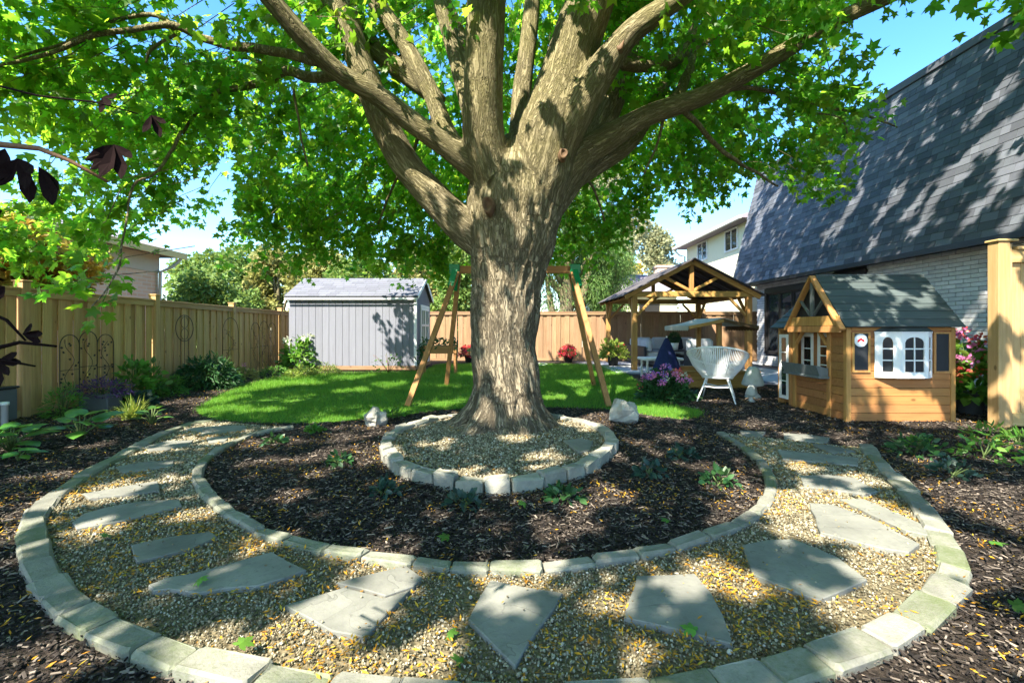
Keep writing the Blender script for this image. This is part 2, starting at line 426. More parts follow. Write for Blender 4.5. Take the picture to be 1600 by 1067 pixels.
M['begonia'] = m_leaf('begonia_leaf', (0.07, 0.19, 0.025), (0.16, 0.33, 0.05), 0.4, (0.26, 0.5, 0.07), 0.45, 0.25, 3.0)
M['plant_dark'] = m_leaf('dark_leaf', (0.018, 0.060, 0.020), (0.040, 0.115, 0.034), 0.25, (0.06, 0.17, 0.04), 0.4, 0.3, 3.0)
M['plant_blue'] = m_leaf('blue_green_leaf', (0.016, 0.042, 0.034), (0.035, 0.075, 0.055), 0.2, (0.05, 0.12, 0.07), 0.4, 0.3, 3.0)
M['plant_lime'] = m_leaf('lime_leaf', (0.12, 0.19, 0.03), (0.25, 0.32, 0.055), 0.35, (0.36, 0.46, 0.08), 0.5, 0.2, 3.0)
M['plant_purple'] = m_leaf('purple_leaf', (0.060, 0.025, 0.085), (0.15, 0.065, 0.20), 0.25, (0.22, 0.08, 0.26), 0.5, 0.3, 4.0)
M['shaded_near'] = m_plain('shaded_purple_leaf', (0.010, 0.0055, 0.0055), 0.9, 0.4, 30, 0.1, 0.03)  # near black: backlit shade painted into the purple brown leaf
M['brown_twig'] = m_plain('brown_twig', (0.15, 0.075, 0.035), 0.7, 0.3, 30, 0.3)
M['stem'] = m_plain('green_stem', (0.09, 0.13, 0.04), 0.6, 0.2, 20, 0.1)
M['petal_red'] = m_leaf('red_petal', (0.45, 0.012, 0.025), (0.62, 0.03, 0.05), 0.25, (0.75, 0.05, 0.06), 0.5, 0.25, 6.0)
M['petal_coral'] = m_leaf('coral_petal', (0.62, 0.05, 0.05), (0.75, 0.14, 0.10), 0.25, (0.8, 0.2, 0.15), 0.5, 0.2, 6.0)
M['petal_pink'] = m_leaf('pink_petal', (0.58, 0.10, 0.34), (0.75, 0.32, 0.58), 0.25, (0.85, 0.35, 0.6), 0.5, 0.2, 6.0)
M['petal_violet'] = m_leaf('violet_petal', (0.26, 0.10, 0.48), (0.40, 0.20, 0.62), 0.25, (0.5, 0.25, 0.7), 0.5, 0.2, 6.0)
M['petal_white'] = m_leaf('white_petal', (0.62, 0.66, 0.50), (0.78, 0.78, 0.66), 0.25, (0.8, 0.85, 0.6), 0.5, 0.12, 6.0)
def m_bark(name, attr=True):
    t = NT(name)
    if attr:
        v = t.n('ShaderNodeAttribute', attribute_name='barkco').outputs['Vector']
    else:
        v = t.coord(scale=(1, 1, 0.2))
    fi = t.noise(v, 46, 6, 0.62, 0.8); ri = t.noise(v, 21, 4, 0.6, 1.2)
    ridge = t.math('ABSOLUTE', t.math('SUBTRACT', ri, 0.5))
    rg = t.ramp(ridge, [(0.0, (0, 0, 0)), (0.10, (1, 1, 1))])
    pos = t.coord()
    big = t.noise(pos, 1.7, 4)
    col = t.ramp(fi, [(0.25, (0.085, 0.067, 0.045)), (0.5, (0.27, 0.225, 0.155)), (0.8, (0.46, 0.39, 0.285))])
    col = t.mix(t.math('MULTIPLY', t.math('SUBTRACT', 1.0, rg), 0.8), col, (0.045, 0.034, 0.024))
    z = t.n('ShaderNodeSeparateXYZ', i_0=pos).outputs[2]
    up = t.n('ShaderNodeMapRange', i_0=z, i_1=1.6, i_2=3.6, i_3=0.0, i_4=0.55).outputs[0]
    col = t.mix(t.math('MULTIPLY', up, t.ramp(big, [(0.3, (.45, .45, .45)), (0.65, (1, 1, 1))])), col, (0.25, 0.225, 0.085))
    hgt = t.math('ADD', t.math('MULTIPLY', rg, 1.0), t.math('MULTIPLY', fi, 0.7))
    return t.done(t.bsdf(col, 0.9, t.bump(hgt, 0.85, 0.022), spec=0.15))
M['bark'] = m_bark('maple_bark'); M['bark_o'] = m_bark('tree_bark', False)
def m_shingle(name, c1, c2, rv=0.22):
    t = NT(name); c = t.coord(rnd=True)
    b = t.noise(c, 90, 3, 0.7); a = t.noise(c, 6, 3)
    col = t.mix(b, c1, c2)
    col = t.mix(t.math('MULTIPLY', a, 0.3), col, tuple(x * .7 for x in c1))
    return t.done(t.bsdf(hsv(t, col, 0.01, 0, rv), 0.85, t.bump(b, 0.5, 0.004), spec=0.25))
M['shingle'] = m_shingle('slate_shingle', (0.078, 0.086, 0.106), (0.135, 0.146, 0.168), 0.40)
def m_shingle_far(name, c1, c2, sc, wid=0.3, hgt=0.14, axis='XY'):
    t = NT(name); c = t.coord(scale=(1, 1, 1))
    br = t.n('ShaderNodeTexBrick', i_Vector=c, i_Scale=1.0, i_Mortar_Size=0.012, i_Color1=c1, i_Color2=c2, i_Mortar=tuple(x * .4 for x in c1))
    br.inputs['Brick Width'].default_value = wid; br.inputs['Row Height'].default_value = hgt
    return t.done(t.bsdf(t.mix(t.math('MULTIPLY', t.noise(c, 30, 3), 0.4), br.outputs[0], c1), 0.85, t.bump(br.outputs['Fac'], -0.4, 0.01), spec=0.2))
M['shed_roof'] = m_shingle('shed_shingle', (0.10, 0.105, 0.125), (0.18, 0.185, 0.21), 0.15)
M['far_roof'] = m_shingle('far_shingle', (0.19, 0.17, 0.20), (0.32, 0.29, 0.34), 0.15)
M['brick'] = m_stone('painted_brick', (0.50, 0.50, 0.515), (0.66, 0.66, 0.67), nscale=5, bump=0.25, rv=0.10, rough=0.75)
M['mortar'] = m_plain('dark_mortar', (0.10, 0.10, 0.115), 0.9, 0.2, 20, 0.3)
def m_brick_far(name, c1, c2, mo, w, h):
    t = NT(name); tc = t.n('ShaderNodeTexCoord').outputs['Object']
    s_ = t.n('ShaderNodeSeparateXYZ', i_0=tc)
    cb = t.n('ShaderNodeCombineXYZ', i_0=s_.outputs[1], i_1=s_.outputs[2]).outputs[0]
    br = t.n('ShaderNodeTexBrick', i_Vector=cb, i_Scale=1.0, i_Mortar_Size=0.010, i_Color1=c1, i_Color2=c2, i_Mortar=mo)
    br.inputs['Brick Width'].default_value = w; br.inputs['Row Height'].default_value = h
    return t.done(t.bsdf(br.outputs[0], 0.9, t.bump(br.outputs['Fac'], -0.5, 0.01), spec=0.15))
M['far_brick'] = m_brick_far('tan_brick', (0.60, 0.40, 0.29), (0.70, 0.50, 0.37), (0.62, 0.56, 0.48), 0.36, 0.11)
def m_siding(name, c):
    t = NT(name); n = t.noise(t.coord(scale=(18, 18, 1.5), rnd=True), 1, 5)
    col = t.mix(n, tuple(x * .85 for x in c), tuple(x * 1.15 for x in c))
    return t.done(t.bsdf(hsv(t, col, 0, 0, 0.05), 0.75, t.bump(n, 0.25, 0.004), spec=0.2))
M['shed'] = m_siding('shed_siding', (0.18, 0.187, 0.222))
M['shed_dark'] = m_plain('shed_fascia', (0.10, 0.105, 0.125), 0.7, 0.1, 8, 0.05)
def m_reflect(name, col, rough=0.05):
    t = NT(name)
    return t.done(t.bsdf(col, rough, spec=0.8))
M['pane_clear'] = m_reflect('door_glass', (0.10, 0.085, 0.08), 0.06)

# ------------------------------------------------------------------ polygons and scatters
def in_poly(pts, poly):
    x = pts[:, 0]; y = pts[:, 1]; c = np.zeros(len(pts), bool)
    n = len(poly)
    for i in range(n):
        x0, y0 = poly[i]; x1, y1 = poly[(i + 1) % n]
        cond = ((y0 > y) != (y1 > y))
        with np.errstate(divide='ignore', invalid='ignore'):
            xi = (x1 - x0) * (y - y0) / (y1 - y0 + 1e-12) + x0
        c ^= cond & (x < xi)
    return c
def sample_poly(poly, dens, holes=()):
    p = np.array(poly); lo = p.min(0); hi = p.max(0)
    n = int(dens * (hi[0] - lo[0]) * (hi[1] - lo[1]))
    q = lo + rng.random((n, 2)) * (hi - lo)
    q = q[in_poly(q, poly)]
    for h in holes: q = q[~in_poly(q, h)]
    return q
def smooth_line(pts, step=0.05):
    """Catmull-Rom through 2-D points, evenly resampled"""
    p = [Vector((a[0], a[1])) for a in pts]; out = []
    for i in range(len(p) - 1):
        p0 = p[max(i - 1, 0)]; p1 = p[i]; p2 = p[i + 1]; p3 = p[min(i + 2, len(p) - 1)]
        for k in range(12):
            t = k / 12
            out.append(0.5 * ((2 * p1) + (p2 - p0) * t + (2 * p0 - 5 * p1 + 4 * p2 - p3) * t * t + (3 * p1 - p0 - 3 * p2 + p3) * t ** 3))
    out.append(p[-1])
    res = [out[0]]; acc = 0
    for a, b in zip(out, out[1:]):
        L = (b - a).length
        while acc + L >= step:
            f = (step - acc) / L
            a = a + (b - a) * f; L = (b - a).length; acc = 0; res.append(a)
        acc += L
    return res
def gn_scatter(name, pts, rot, scl, mat, prim='ICO', parent=None):
    """many small solids set out on points: one object of kind stuff"""
    me = bpy.data.meshes.new(name); me.vertices.add(len(pts))
    me.vertices.foreach_set('co', np.ascontiguousarray(pts, np.float32).ravel())
    a = me.attributes.new('rot', 'FLOAT_VECTOR', 'POINT'); a.data.foreach_set('vector', np.ascontiguousarray(rot, np.float32).ravel())
    a = me.attributes.new('scl', 'FLOAT_VECTOR', 'POINT'); a.data.foreach_set('vector', np.ascontiguousarray(scl, np.float32).ravel())
    me.update()
    o = bpy.data.objects.new(name, me); COL.objects.link(o); o['kind'] = 'stuff'
    if parent: o.parent = parent
    ng = bpy.data.node_groups.new(name + '_scatter', 'GeometryNodeTree')
    ng.interface.new_socket('Geometry', in_out='INPUT', socket_type='NodeSocketGeometry')
    ng.interface.new_socket('Geometry', in_out='OUTPUT', socket_type='NodeSocketGeometry')
    gi = ng.nodes.new('NodeGroupInput'); go = ng.nodes.new('NodeGroupOutput')
    ip = ng.nodes.new('GeometryNodeInstanceOnPoints')
    if prim == 'ICO':
        pr = ng.nodes.new('GeometryNodeMeshIcoSphere'); pr.inputs['Radius'].default_value = 0.5; pr.inputs['Subdivisions'].default_value = 1
    else:
        pr = ng.nodes.new('GeometryNodeMeshCylinder') if prim == 'CHIP' else ng.nodes.new('GeometryNodeMeshCube')
        if prim == 'CHIP':
            pr.inputs['Vertices'].default_value = 5; pr.inputs['Radius'].default_value = 0.5; pr.inputs['Depth'].default_value = 1.0
    sm = ng.nodes.new('GeometryNodeSetMaterial'); sm.inputs['Material'].default_value = mat
    ng.links.new(pr.outputs[0], sm.inputs[0]); ng.links.new(sm.outputs[0], ip.inputs['Instance'])
    ng.links.new(gi.outputs[0], ip.inputs['Points'])
    for an, so in (('rot', 'Rotation'), ('scl', 'Scale')):
        na = ng.nodes.new('GeometryNodeInputNamedAttribute'); na.data_type = 'FLOAT_VECTOR'; na.inputs[0].default_value = an
        ng.links.new(na.outputs[0], ip.inputs[so])
    ng.links.new(ip.outputs[0], go.inputs[0])
    md = o.modifiers.new('scatter', 'NODES'); md.node_group = ng
    me.materials.append(mat)
    return o

def rot_mats(n, dirs, normals):
    """frames whose y axis runs along dirs and z axis leans on normals"""
    y = dirs / np.linalg.norm(dirs, axis=1, keepdims=True)
    x = np.cross(y, normals); x /= np.linalg.norm(x, axis=1, keepdims=True) + 1e-9
    z = np.cross(x, y)
    return np.stack([x, y, z], axis=2)          # columns
def stamp(shape_v, shape_f, pos, mats, size):
    """copies of one small shape as one vertex and one face array"""
    V = np.einsum('nij,kj->nki', mats, shape_v) * np.asarray(size).reshape(-1, 1, 1) + pos[:, None, :]
    k = len(shape_v); n = len(pos)
    Fc = (shape_f[None, :, :] + (np.arange(n) * k)[:, None, None]).reshape(-1, shape_f.shape[1])
    return V.reshape(-1, 3), Fc

def leaf_shape(half, fold=0.18, droop=0.12):
    pts = half + [(-x, y) for x, y in half[-2:0:-1]]
    v = [(0.0, 0.32, 0.0)] + [(x, y, -fold * abs(x) - droop * max(0, y - .3) ** 2 * 2) for x, y in pts]
    n = len(pts)
    f = [(0, 1 + i, 1 + (i + 1) % n) for i in range(n)]
    return np.array(v, np.float64), np.array(f, np.int32)
MAPLE = leaf_shape([(0, 0.05), (0.24, -0.02), (0.46, 0.10), (0.27, 0.26), (0.58, 0.58), (0.22, 0.54), (0, 1.0)])
MAPLE_FINE = leaf_shape([(0, 0.05), (0.10, -0.03), (0.26, -0.02), (0.47, 0.06), (0.40, 0.15), (0.26, 0.24), (0.40, 0.30), (0.46, 0.42), (0.62, 0.56),
                         (0.44, 0.56), (0.40, 0.64), (0.18, 0.54), (0.20, 0.72), (0.11, 0.78), (0, 1.02)])
MAPLE_LOW = leaf_shape([(0, 0.0), (0.42, 0.08), (0.25, 0.26), (0.50, 0.55), (0, 1.0)])
OVAL = leaf_shape([(0, 0), (0.24, 0.22), (0.27, 0.5), (0.14, 0.82), (0, 1.0)])
HEART = leaf_shape([(0, 0.06), (0.20, 0.0), (0.38, 0.16), (0.40, 0.42), (0.26, 0.72), (0, 1.0)], 0.25, 0.3)
NARROW = leaf_shape([(0, 0), (0.10, 0.3), (0.07, 0.75), (0, 1.0)], 0.1, 0.3)
DIAMOND = (np.array([(0, 0, 0), (0.33, 0.5, -.06), (0, 1, 0), (-0.33, 0.5, -.06)], float), np.array([(0, 1, 2), (0, 2, 3)], np.int32))
BLADE = (np.array([(-0.045, 0, 0), (0.045, 0, 0), (0.0, 1, 0.12)], float), np.array([(0, 1, 2)], np.int32))

def rand_unit(n):
    v = rng.normal(size=(n, 3)); return v / np.linalg.norm(v, axis=1, keepdims=True)
def leaf_cloud(pos, out_dirs, size, shape, flat=0.6, droop=0.3, jitter=0.8):
    n = len(pos)
    nrm = np.tile(np.array([[0, 0, 1.0]]), (n, 1)) * flat + rand_unit(n) * (1 - flat)
    d = out_dirs + rand_unit(n) * jitter; d[:, 2] -= droop
    m = rot_mats(n, d, nrm)
    return stamp(shape[0], shape[1], pos, m, size)

# ================================================================== THE SETTING
def sheet(name, poly, z, mat, parent=None, kind='structure'):
    me = bpy.data.meshes.new(name)
    me.from_pydata([(x, y, z) for x, y in poly], [], [tuple(range(len(poly)))]); me.update()
    if me.polygons and me.polygons[0].normal.z < 0: me.flip_normals()
    return link(name, me, mat, parent, kind=kind)
ground = sheet('ground', [(-300, -200), (300, -200), (300, 400), (-300, 400)], 0.0, M['mulch'])
px2 = lambda L, z=0.0: [tuple(G(x, y, z)[:2]) for x, y in L]

lawn_poly = px2([(306, 641), (320, 652), (370, 660), (480, 662), (560, 657), (620, 652), (690, 641), (780, 637), (870, 637), (960, 641), (1030, 652),
                 (1078, 655), (1095, 643), (1030, 627), (1005, 604), (985, 590), (960, 577), (925, 571), (840, 569.5), (700, 569.5), (672, 576), (655, 581), (560, 583), (470, 586), (425, 592), (380, 604), (335, 622)])
lawn_poly = [tuple(p) for p in smooth_line(lawn_poly + [lawn_poly[0]], 0.15)]
lawn = sheet('lawn', lawn_poly, 0.006, M['lawn'])
q = sample_poly(lawn_poly, 2600)
keep = rng.random(len(q)) < np.clip(9.0 / q[:, 1], 0.35, 1.0) ** 1.2
q = q[keep]
n = len(q); q = q + rng.normal(0, .035, (n, 2))
nzg = np.array([mnoise.noise(Vector((a * .8, b * .8, 5.0))) + .7 * mnoise.noise(Vector((a * 2.6, b * 2.6, 1.0))) for a, b in q])
q = q[rng.random(n) < np.clip(1.0 + 1.1 * nzg, .25, 1)]; n = len(q)
dirs = rand_unit(n) * 0.55; dirs[:, 2] = 1.0
V, Fc = stamp(BLADE[0], BLADE[1], np.c_[q, np.full(n, 0.004)], rot_mats(n, dirs, rand_unit(n) * [1, 1, .1]), rng.uniform(0.035, 0.075, n) * np.clip(q[:, 1] / 8, 1, 1.4))
link('grass', mesh_np('grass', V, Fc), M['grass'], kind='stuff')

# the gravel path that curves round the tree, with its edging stones and flagstones
outer_px = [(330, 652), (300, 655), (245, 675), (185, 705), (110, 745), (50, 790), (40, 830), (45, 870), (75, 918), (130, 962), (255, 1018), (440, 1058), (620, 1078), (800, 1084),
            (960, 1082), (1100, 1066), (1220, 1043), (1330, 1010), (1420, 970), (1475, 928), (1505, 885), (1480, 830), (1440, 775), (1400, 735), (1372, 708), (1358, 690)]
inner_px = [(455, 661), (400, 670), (345, 692), (312, 714), (302, 740), (322, 770), (375, 808), (430, 834), (510, 851), (640, 871), (740, 879), (850, 878), (950, 866), (1040, 850),
            (1110, 830), (1170, 806), (1205, 775), (1210, 745), (1195, 715), (1162, 690), (1128, 669)]
outer_line = smooth_line([G(x, y, 0.07) for x, y in outer_px], 0.02)
inner_line = smooth_line([G(x, y, 0.07) for x, y in inner_px], 0.02)
def inward(line, d, c=Vector((-.1, 5.85))): return [p + (c - p).normalized() * d for p in line]
outer_line = inward(outer_line, .030); inner_line = inward(inner_line, .030)
path_poly = [tuple(p) for p in outer_line[::6]] + [tuple(p) for p in inner_line[::-6]]
path = sheet('gravel_path', path_poly, 0.008, M['gravel_base'])

def stone_mesh(L, W, Hh, seed, rough=0.010, b=0.012):
    r_ = random.Random(seed); m = MB().box(-L / 2, L / 2, -W / 2, W / 2, -0.03, Hh, b)
    sh = [r_.uniform(-1, 1) for _ in range(4)]
    vs = []
    for x, y, z in m.v:
        k = 1 + 0.10 * sh[0] * (x / L) ; x2 = x + y * 0.10 * sh[1]
        vs.append((x2 + r_.uniform(-rough, rough) * .6, y * k + r_.uniform(-rough, rough) * .6, z + (r_.uniform(-rough, rough) * .5 + 0.05 * sh[2] * x + 0.04 * sh[3] * y if z > 0.02 else 0)))
    m.v = vs
    me = m.mesh('stone')
    return me
def lay_stones(root, line, wid, hgt, lmin, lmax, mat, seed, z=0.0, tilt=0.0, step=0.02, closed=False, gap=0.003, rough=.010):
    r_ = random.Random(seed); i = 0; k = 0
    while i < len(line) - 3:
        L = r_.uniform(lmin, lmax); j = min(i + int(L / step), len(line) - 1)
        if j - i < 5: break
        a, b = line[i], line[j]; L = (b - a).length
        me = stone_mesh(max(0.05, L - gap), wid * r_.uniform(.92, 1.08), hgt * r_.uniform(.85, 1.12), seed * 100 + k, rough)
        o = link('stone', me, mat, root)
        mid = (a + b) / 2; ang = math.atan2(b.y - a.y, b.x - a.x)
        o.location = (mid.x, mid.y, z - r_.uniform(0, .008)); o.rotation_euler = (tilt + r_.uniform(-.05, .05), r_.uniform(-.035, .035), ang + r_.uniform(-.03, .03))
        i = j; k += 1
e1 = thing('stone_edging', 'long outer row of mossy edging stones along the curved gravel path', 'stone edging')
lay_stones(e1, outer_line, 0.132, 0.052, 0.22, 0.34, M['edge'], 3)
e2 = thing('stone_edging', 'inner row of narrower edging stones between gravel path and mulch bed', 'stone edging')
lay_stones(e2, inner_line, 0.088, 0.050, 0.20, 0.32, M['edge'], 5)

flag_px = [
    [(232, 914), (262, 902), (300, 896), (360, 880), (425, 862), (478, 890), (440, 904), (400, 915), (350, 919), (310, 926), (262, 920), (240, 923)],
    [(205, 851), (265, 838), (330, 830), (339, 838), (300, 856), (250, 868), (214, 877)],
    [(113, 816), (130, 803), (165, 793), (220, 783), (280, 780), (284, 790), (240, 801), (190, 814), (120, 826)],
    [(130, 771), (190, 760), (246, 751), (249, 766), (200, 772), (140, 778)],
    [(180, 729), (225, 721), (272, 718), (270, 727), (230, 733), (188, 738)],
    [(225, 697), (262, 688), (302, 687), (296, 694), (262, 702), (232, 704)],
    [(290, 669), (335, 665), (382, 664), (386, 671), (350, 676), (318, 677)],
    [(322, 684), (362, 681), (352, 689), (326, 692)],
    [(525, 911), (580, 897), (634, 884), (659, 902), (646, 916), (602, 931)],
    [(445, 945), (538, 917), (600, 934), (641, 921), (612, 950), (570, 995), (548, 990), (518, 985)],
    [(766, 905), (815, 915), (879, 925), (866, 948), (805, 1038), (777, 1012), (732, 966)],
    [(995, 900), (1040, 899), (1086, 897), (1110, 925), (1130, 962), (1145, 1007), (1058, 984), (975, 965)],
    [(1160, 851), (1198, 843), (1240, 842), (1310, 871), (1355, 905), (1320, 921), (1280, 937), (1256, 929), (1176, 896)],
    [(1265, 786), (1302, 789), (1372, 815), (1437, 850), (1420, 863), (1378, 857), (1282, 832)],
    [(1250, 743), (1292, 741), (1335, 746), (1372, 767), (1350, 772), (1300, 764), (1256, 760)],
    [(1215, 703), (1278, 708), (1341, 715), (1341, 727), (1280, 721), (1223, 717)],
    [(1262, 692), (1300, 696), (1337, 705), (1300, 708)],
    [(1224, 676), (1260, 678), (1297, 683), (1290, 692), (1225, 684)],
    [(1156, 672), (1196, 674), (1190, 682), (1160, 680)],
    [(1312, 780), (1350, 780), (1442, 820), (1455, 838), (1415, 829)],
]
random.seed(21)
flag_polys = []
for k, fp in enumerate(flag_px):
    poly = px2(fp, 0.033)
    # a chipped outline: extra points wander a little off the straight sides
    pp = []
    for i in range(len(poly)):
        a = Vector(poly[i]); b = Vector(poly[(i + 1) % len(poly)])
        pp.append(tuple(a)); L = (b - a).length; nseg = max(1, int(L / 0.11))
        for s_ in range(1, nseg):
            nn = Vector((-(b - a).y, (b - a).x)).normalized()
            pp.append(tuple(a.lerp(b, s_ / nseg) + nn * random.uniform(-.008, .008)))
    flag_polys.append(pp)
    cx = sum(p[0] for p in pp) / len(pp); cy = sum(p[1] for p in pp) / len(pp)
    MB().prism(pp, 0.004, 0.030 + random.uniform(0, .008), 0.004).build('flagstone', M['flag'], path, origin=(cx, cy, 0))

ring_px = [(715, 740), (770, 747), (825, 740), (870, 732), (915, 716), (944, 700), (956, 686), (949, 672), (930, 660), (900, 651), (860, 645), (800, 641), (745, 641), (700, 645),
           (655, 656), (618, 668), (604, 682), (607, 700), (627, 718), (665, 731), (715, 740)]
ring_line = smooth_line([G(x, y, 0.12) for x, y in ring_px], 0.02)
ring_poly = [tuple(p) for p in ring_line[::8]]
ring = thing('tree_ring', 'low ring of pale rough stones holding gravel around the maple trunk', 'tree ring', (0.0, 5.0, 0))
rr = bpy.data.objects.new('x', None); bpy.data.objects.remove(rr)
class _Off:                      # ring stones are placed in the ring's own space
    pass
def lay_ring():
    line = [p - Vector((0.0, 5.0)) for p in ring_line]
    lay_stones(ring, line, 0.125, 0.115, 0.20, 0.29, M['ringstone'], 9, tilt=0.0, rough=.022, gap=.012)
lay_ring()
sheet('gravel_bed', ring_poly, 0.055, M['gravel_base'], ring, kind='structure').location = (0, -5.0, 0)
fl = px2([(880, 687), (905, 684), (926, 688), (922, 702), (905, 706), (893, 697)], 0.09)
MB().prism(fl, 0.05, 0.088, 0.006).build('flagstone', M['flag'], ring, origin=(fl[0][0], fl[0][1], 0))

def pebbles(poly, dens, z, holes, name, parent):
    p = sample_poly(poly, dens, holes); n = len(p)
    s = np.clip(p[:, 1:2] / 3.2, .7, 1.5) * rng.uniform(0.009, 0.019, (n, 1)) * rng.uniform(0.65, 1.25, (n, 3)); s[:, 2] *= 0.75; s[rng.random(n) < .05] *= 1.7
    th_ = np.array([mnoise.noise(Vector((a * 2.2, b * 2.2, 4.0))) + .6 * mnoise.noise(Vector((a * 7, b * 7, 2.0))) for a, b in p]); kp = rng.random(n) < np.clip(1.0 + 1.3 * th_, .22, 1); p, s = p[kp], s[kp]; n = len(p)
    gn_scatter(name, np.c_[p, z + rng.uniform(0, .012, n)], rng.uniform(0, 6.28, (n, 3)), s, M['pebble'], 'ICO', parent)
pebbles(path_poly, 7000, 0.010, flag_polys, 'gravel', path)
sp = np.concatenate([sample_poly(fp, 38) for fp in flag_polys]); n = len(sp)
gn_scatter('gravel', np.c_[sp, np.full(n, .040)], rng.uniform(0, 6.28, (n, 3)), rng.uniform(.006, .014, (n, 3)), M['pebble'], 'ICO', path)
g2 = sample_poly(ring_poly, 3000); n = len(g2)
s = rng.uniform(0.012, 0.026, (n, 1)) * rng.uniform(0.65, 1.25, (n, 3))
gn_scatter('gravel', np.c_[g2[:, 0], g2[:, 1] - 5.0, 0.058 + rng.uniform(0, .012, n)], rng.uniform(0, 6.28, (n, 3)), s, M['pebble'], 'ICO', ring)

# bark mulch: chips over the beds, thickest near the camera
chip_region = [(-7.0, 0.7), (7.5, 0.7), (8.6, 10.5), (2.2, 9.5), (2.0, 7.6), (-4.2, 6.4), (-5.6, 10.5), (-6.3, 15.0), (-7.5, 15.0)]
p = sample_poly(chip_region, 2600, [path_poly, ring_poly, lawn_poly])
keep = rng.random(len(p)) < np.clip(3.2 / np.maximum(p[:, 1], 1), 0.10, 1.0) ** 1.3
p = p[keep]; n = len(p)
ln = rng.uniform(0.2, 1.0, n) ** 1.6 * .055 * np.clip(p[:, 1] / 2.6, .6, 1.0) * np.clip(p[:, 1] / 5, 1, 1.5)
s = np.c_[rng.uniform(0.004, 0.013, n), rng.uniform(0.003, 0.007, n), ln]
rt = np.c_[R(90) + rng.normal(0, .22, n), rng.normal(0, .3, n), rng.uniform(0, 6.28, n)]
gn_scatter('bark_mulch', np.c_[p, rng.uniform(0.004, 0.026, n)], rt, s, M['chip'], 'CHIP')

# yellow leaflets dropped over path and beds
def litter(poly, dens, holes, z):
    p = sample_poly(poly, dens, holes)
    nz = np.array([mnoise.noise(Vector((a * 1.3, b * 1.3, 3.0))) + .6 * mnoise.noise(Vector((a * 4, b * 4, 9.0))) for a, b in p])
    k = (rng.random(len(p)) < np.clip(0.30 + 1.3 * nz, 0.03, 1)) & (rng.random(len(p)) < np.clip(3.6 / np.maximum(p[:, 1], 1), .12, 1) ** 1.3)
    return np.c_[p[k], np.full(k.sum(), z)]
LP = [litter(path_poly, 3600, flag_polys, 0.024), litter(chip_region, 900, [path_poly, ring_poly, lawn_poly], 0.026), litter(ring_poly, 700, [], 0.075)]
for fp in flag_polys: LP.append(litter(fp, 40, [], 0.042))
LP = np.concatenate(LP); n = len(LP); LP[:, 2] += rng.uniform(0, .012, n)
d = rand_unit(n); d[:, 2] *= .35
nr = rand_unit(n) * .55; nr[:, 2] = 1
LEAFLET = (np.array([(0, 0, 0), (0.15, 0.42, .05), (0.03, 1, .08), (-0.15, 0.5, .05), (0, .45, -.03)], float), np.array([(0, 1, 4), (1, 2, 4), (2, 3, 4), (3, 0, 4)], np.int32))
V, Fc = stamp(LEAFLET[0], LEAFLET[1], LP, rot_mats(n, d, nr), rng.uniform(0.3, 1.0, n) ** 1.3 * .036)
link('leaf_litter', mesh_np('leaf_litter', V, Fc), M['litter'], kind='stuff')

# patio of pale pavers beside the house
patio_poly = [(3.05, 13.0), (3.9, 12.0), (5.4, 11.6), (5.6, 10.3), (8.6, 9.6), (8.62, 16.3), (10.0, 16.3), (10.0, 17.95), (2.2, 17.95)]
patio = sheet('patio', patio_poly, 0.010, M['mortar'])
pv = None
for iy in range(9, 18):
    for ix in range(2, 10):
        c = np.array([[ix + .5, iy + .5], [ix + .05, iy + .05], [ix + .95, iy + .05], [ix + .05, iy + .95], [ix + .95, iy + .95]])
        if in_poly(c, patio_poly).sum() >= 4:
            if pv is None:
                pv = link('paver', MB().box(-.494, .494, -.494, .494, -.01, .03, .004).mesh('paver'), M['paver'], patio, loc=(ix + .5, iy + .5, .005)); pv0 = pv
            else: copy_obj(pv0, patio, (ix + .5, iy + .5, .005))

# ------------------------------------------------------------------ fences
def fence(label, A, B, height, posts, mats, bw=0.14, z0=0.03, cap=True, offs=0.0125, gap_rnd=0.0, post_up=0.10, pw=0.12):
    """board-on-board fence from A to B seen from its right-hand side (local -y); every board an object"""
    A = Vector((A[0], A[1], 0)); B = Vector((B[0], B[1], 0)); d = B - A; L = d.length
    root = thing('wooden_fence', label, 'fence', A, math.atan2(d.y, d.x))
    mv, mh = mats
    bm = [MB().box(-bw / 2, bw / 2, -.010, .010, z0, height - .05, .003).mesh('board') for _ in range(1)][0]
    bm.materials.append(mv)
    x = 0.05; i = 0
    while x < L:
        if min([abs(x - p) for p in posts] + [9]) > pw * .35:
            o = link('board', bm, mv, root, loc=(x, (-offs if i % 2 else offs) + random.uniform(-.003, .003), random.uniform(-.006, .006)))
            o.rotation_euler = (0, random.uniform(-.004, .004), 0)
        x += bw * .93; i += 1
    ps = sorted(posts)
    segs = list(zip([0] + ps, ps + [L]))
    for a, b in segs:
        if b - a < .2: continue
        MB().box(a + pw / 2 + .002, b - pw / 2 - .002, -.062, -.036, height - .115, height - .02, .003).build('top_rail', mh, root, local=True)
        MB().box(a + pw / 2 + .002, b - pw / 2 - .002, -.062, -.036, z0 - .01, z0 + .085, .003).build('bottom_rail', mh, root, local=True)
        MB().box(a + pw / 2 + .002, b - pw / 2 - .002, -.075, .06, height - .018, height + .016, .004).build('cap_rail', mh, root, local=True)
    for p in ps:
        MB().box(p - pw / 2, p + pw / 2, -.085, .05, 0, height + post_up, .006).build('post', mv, root, local=True)
        if cap: MB().box(p - pw / 2 - .015, p + pw / 2 + .015, -.10, .065, height + post_up, height + post_up + .022, .006).build('post_cap', mh, root, local=True)
    return root
FA = Vector((-6.59 - .061 * 1.2, 1.2)); FB = Vector((-6.59 - .061 * 15.3, 15.3))
fl_pos = lambda Y: (Y - 1.2) * math.hypot(1, .061)
random.seed(4)
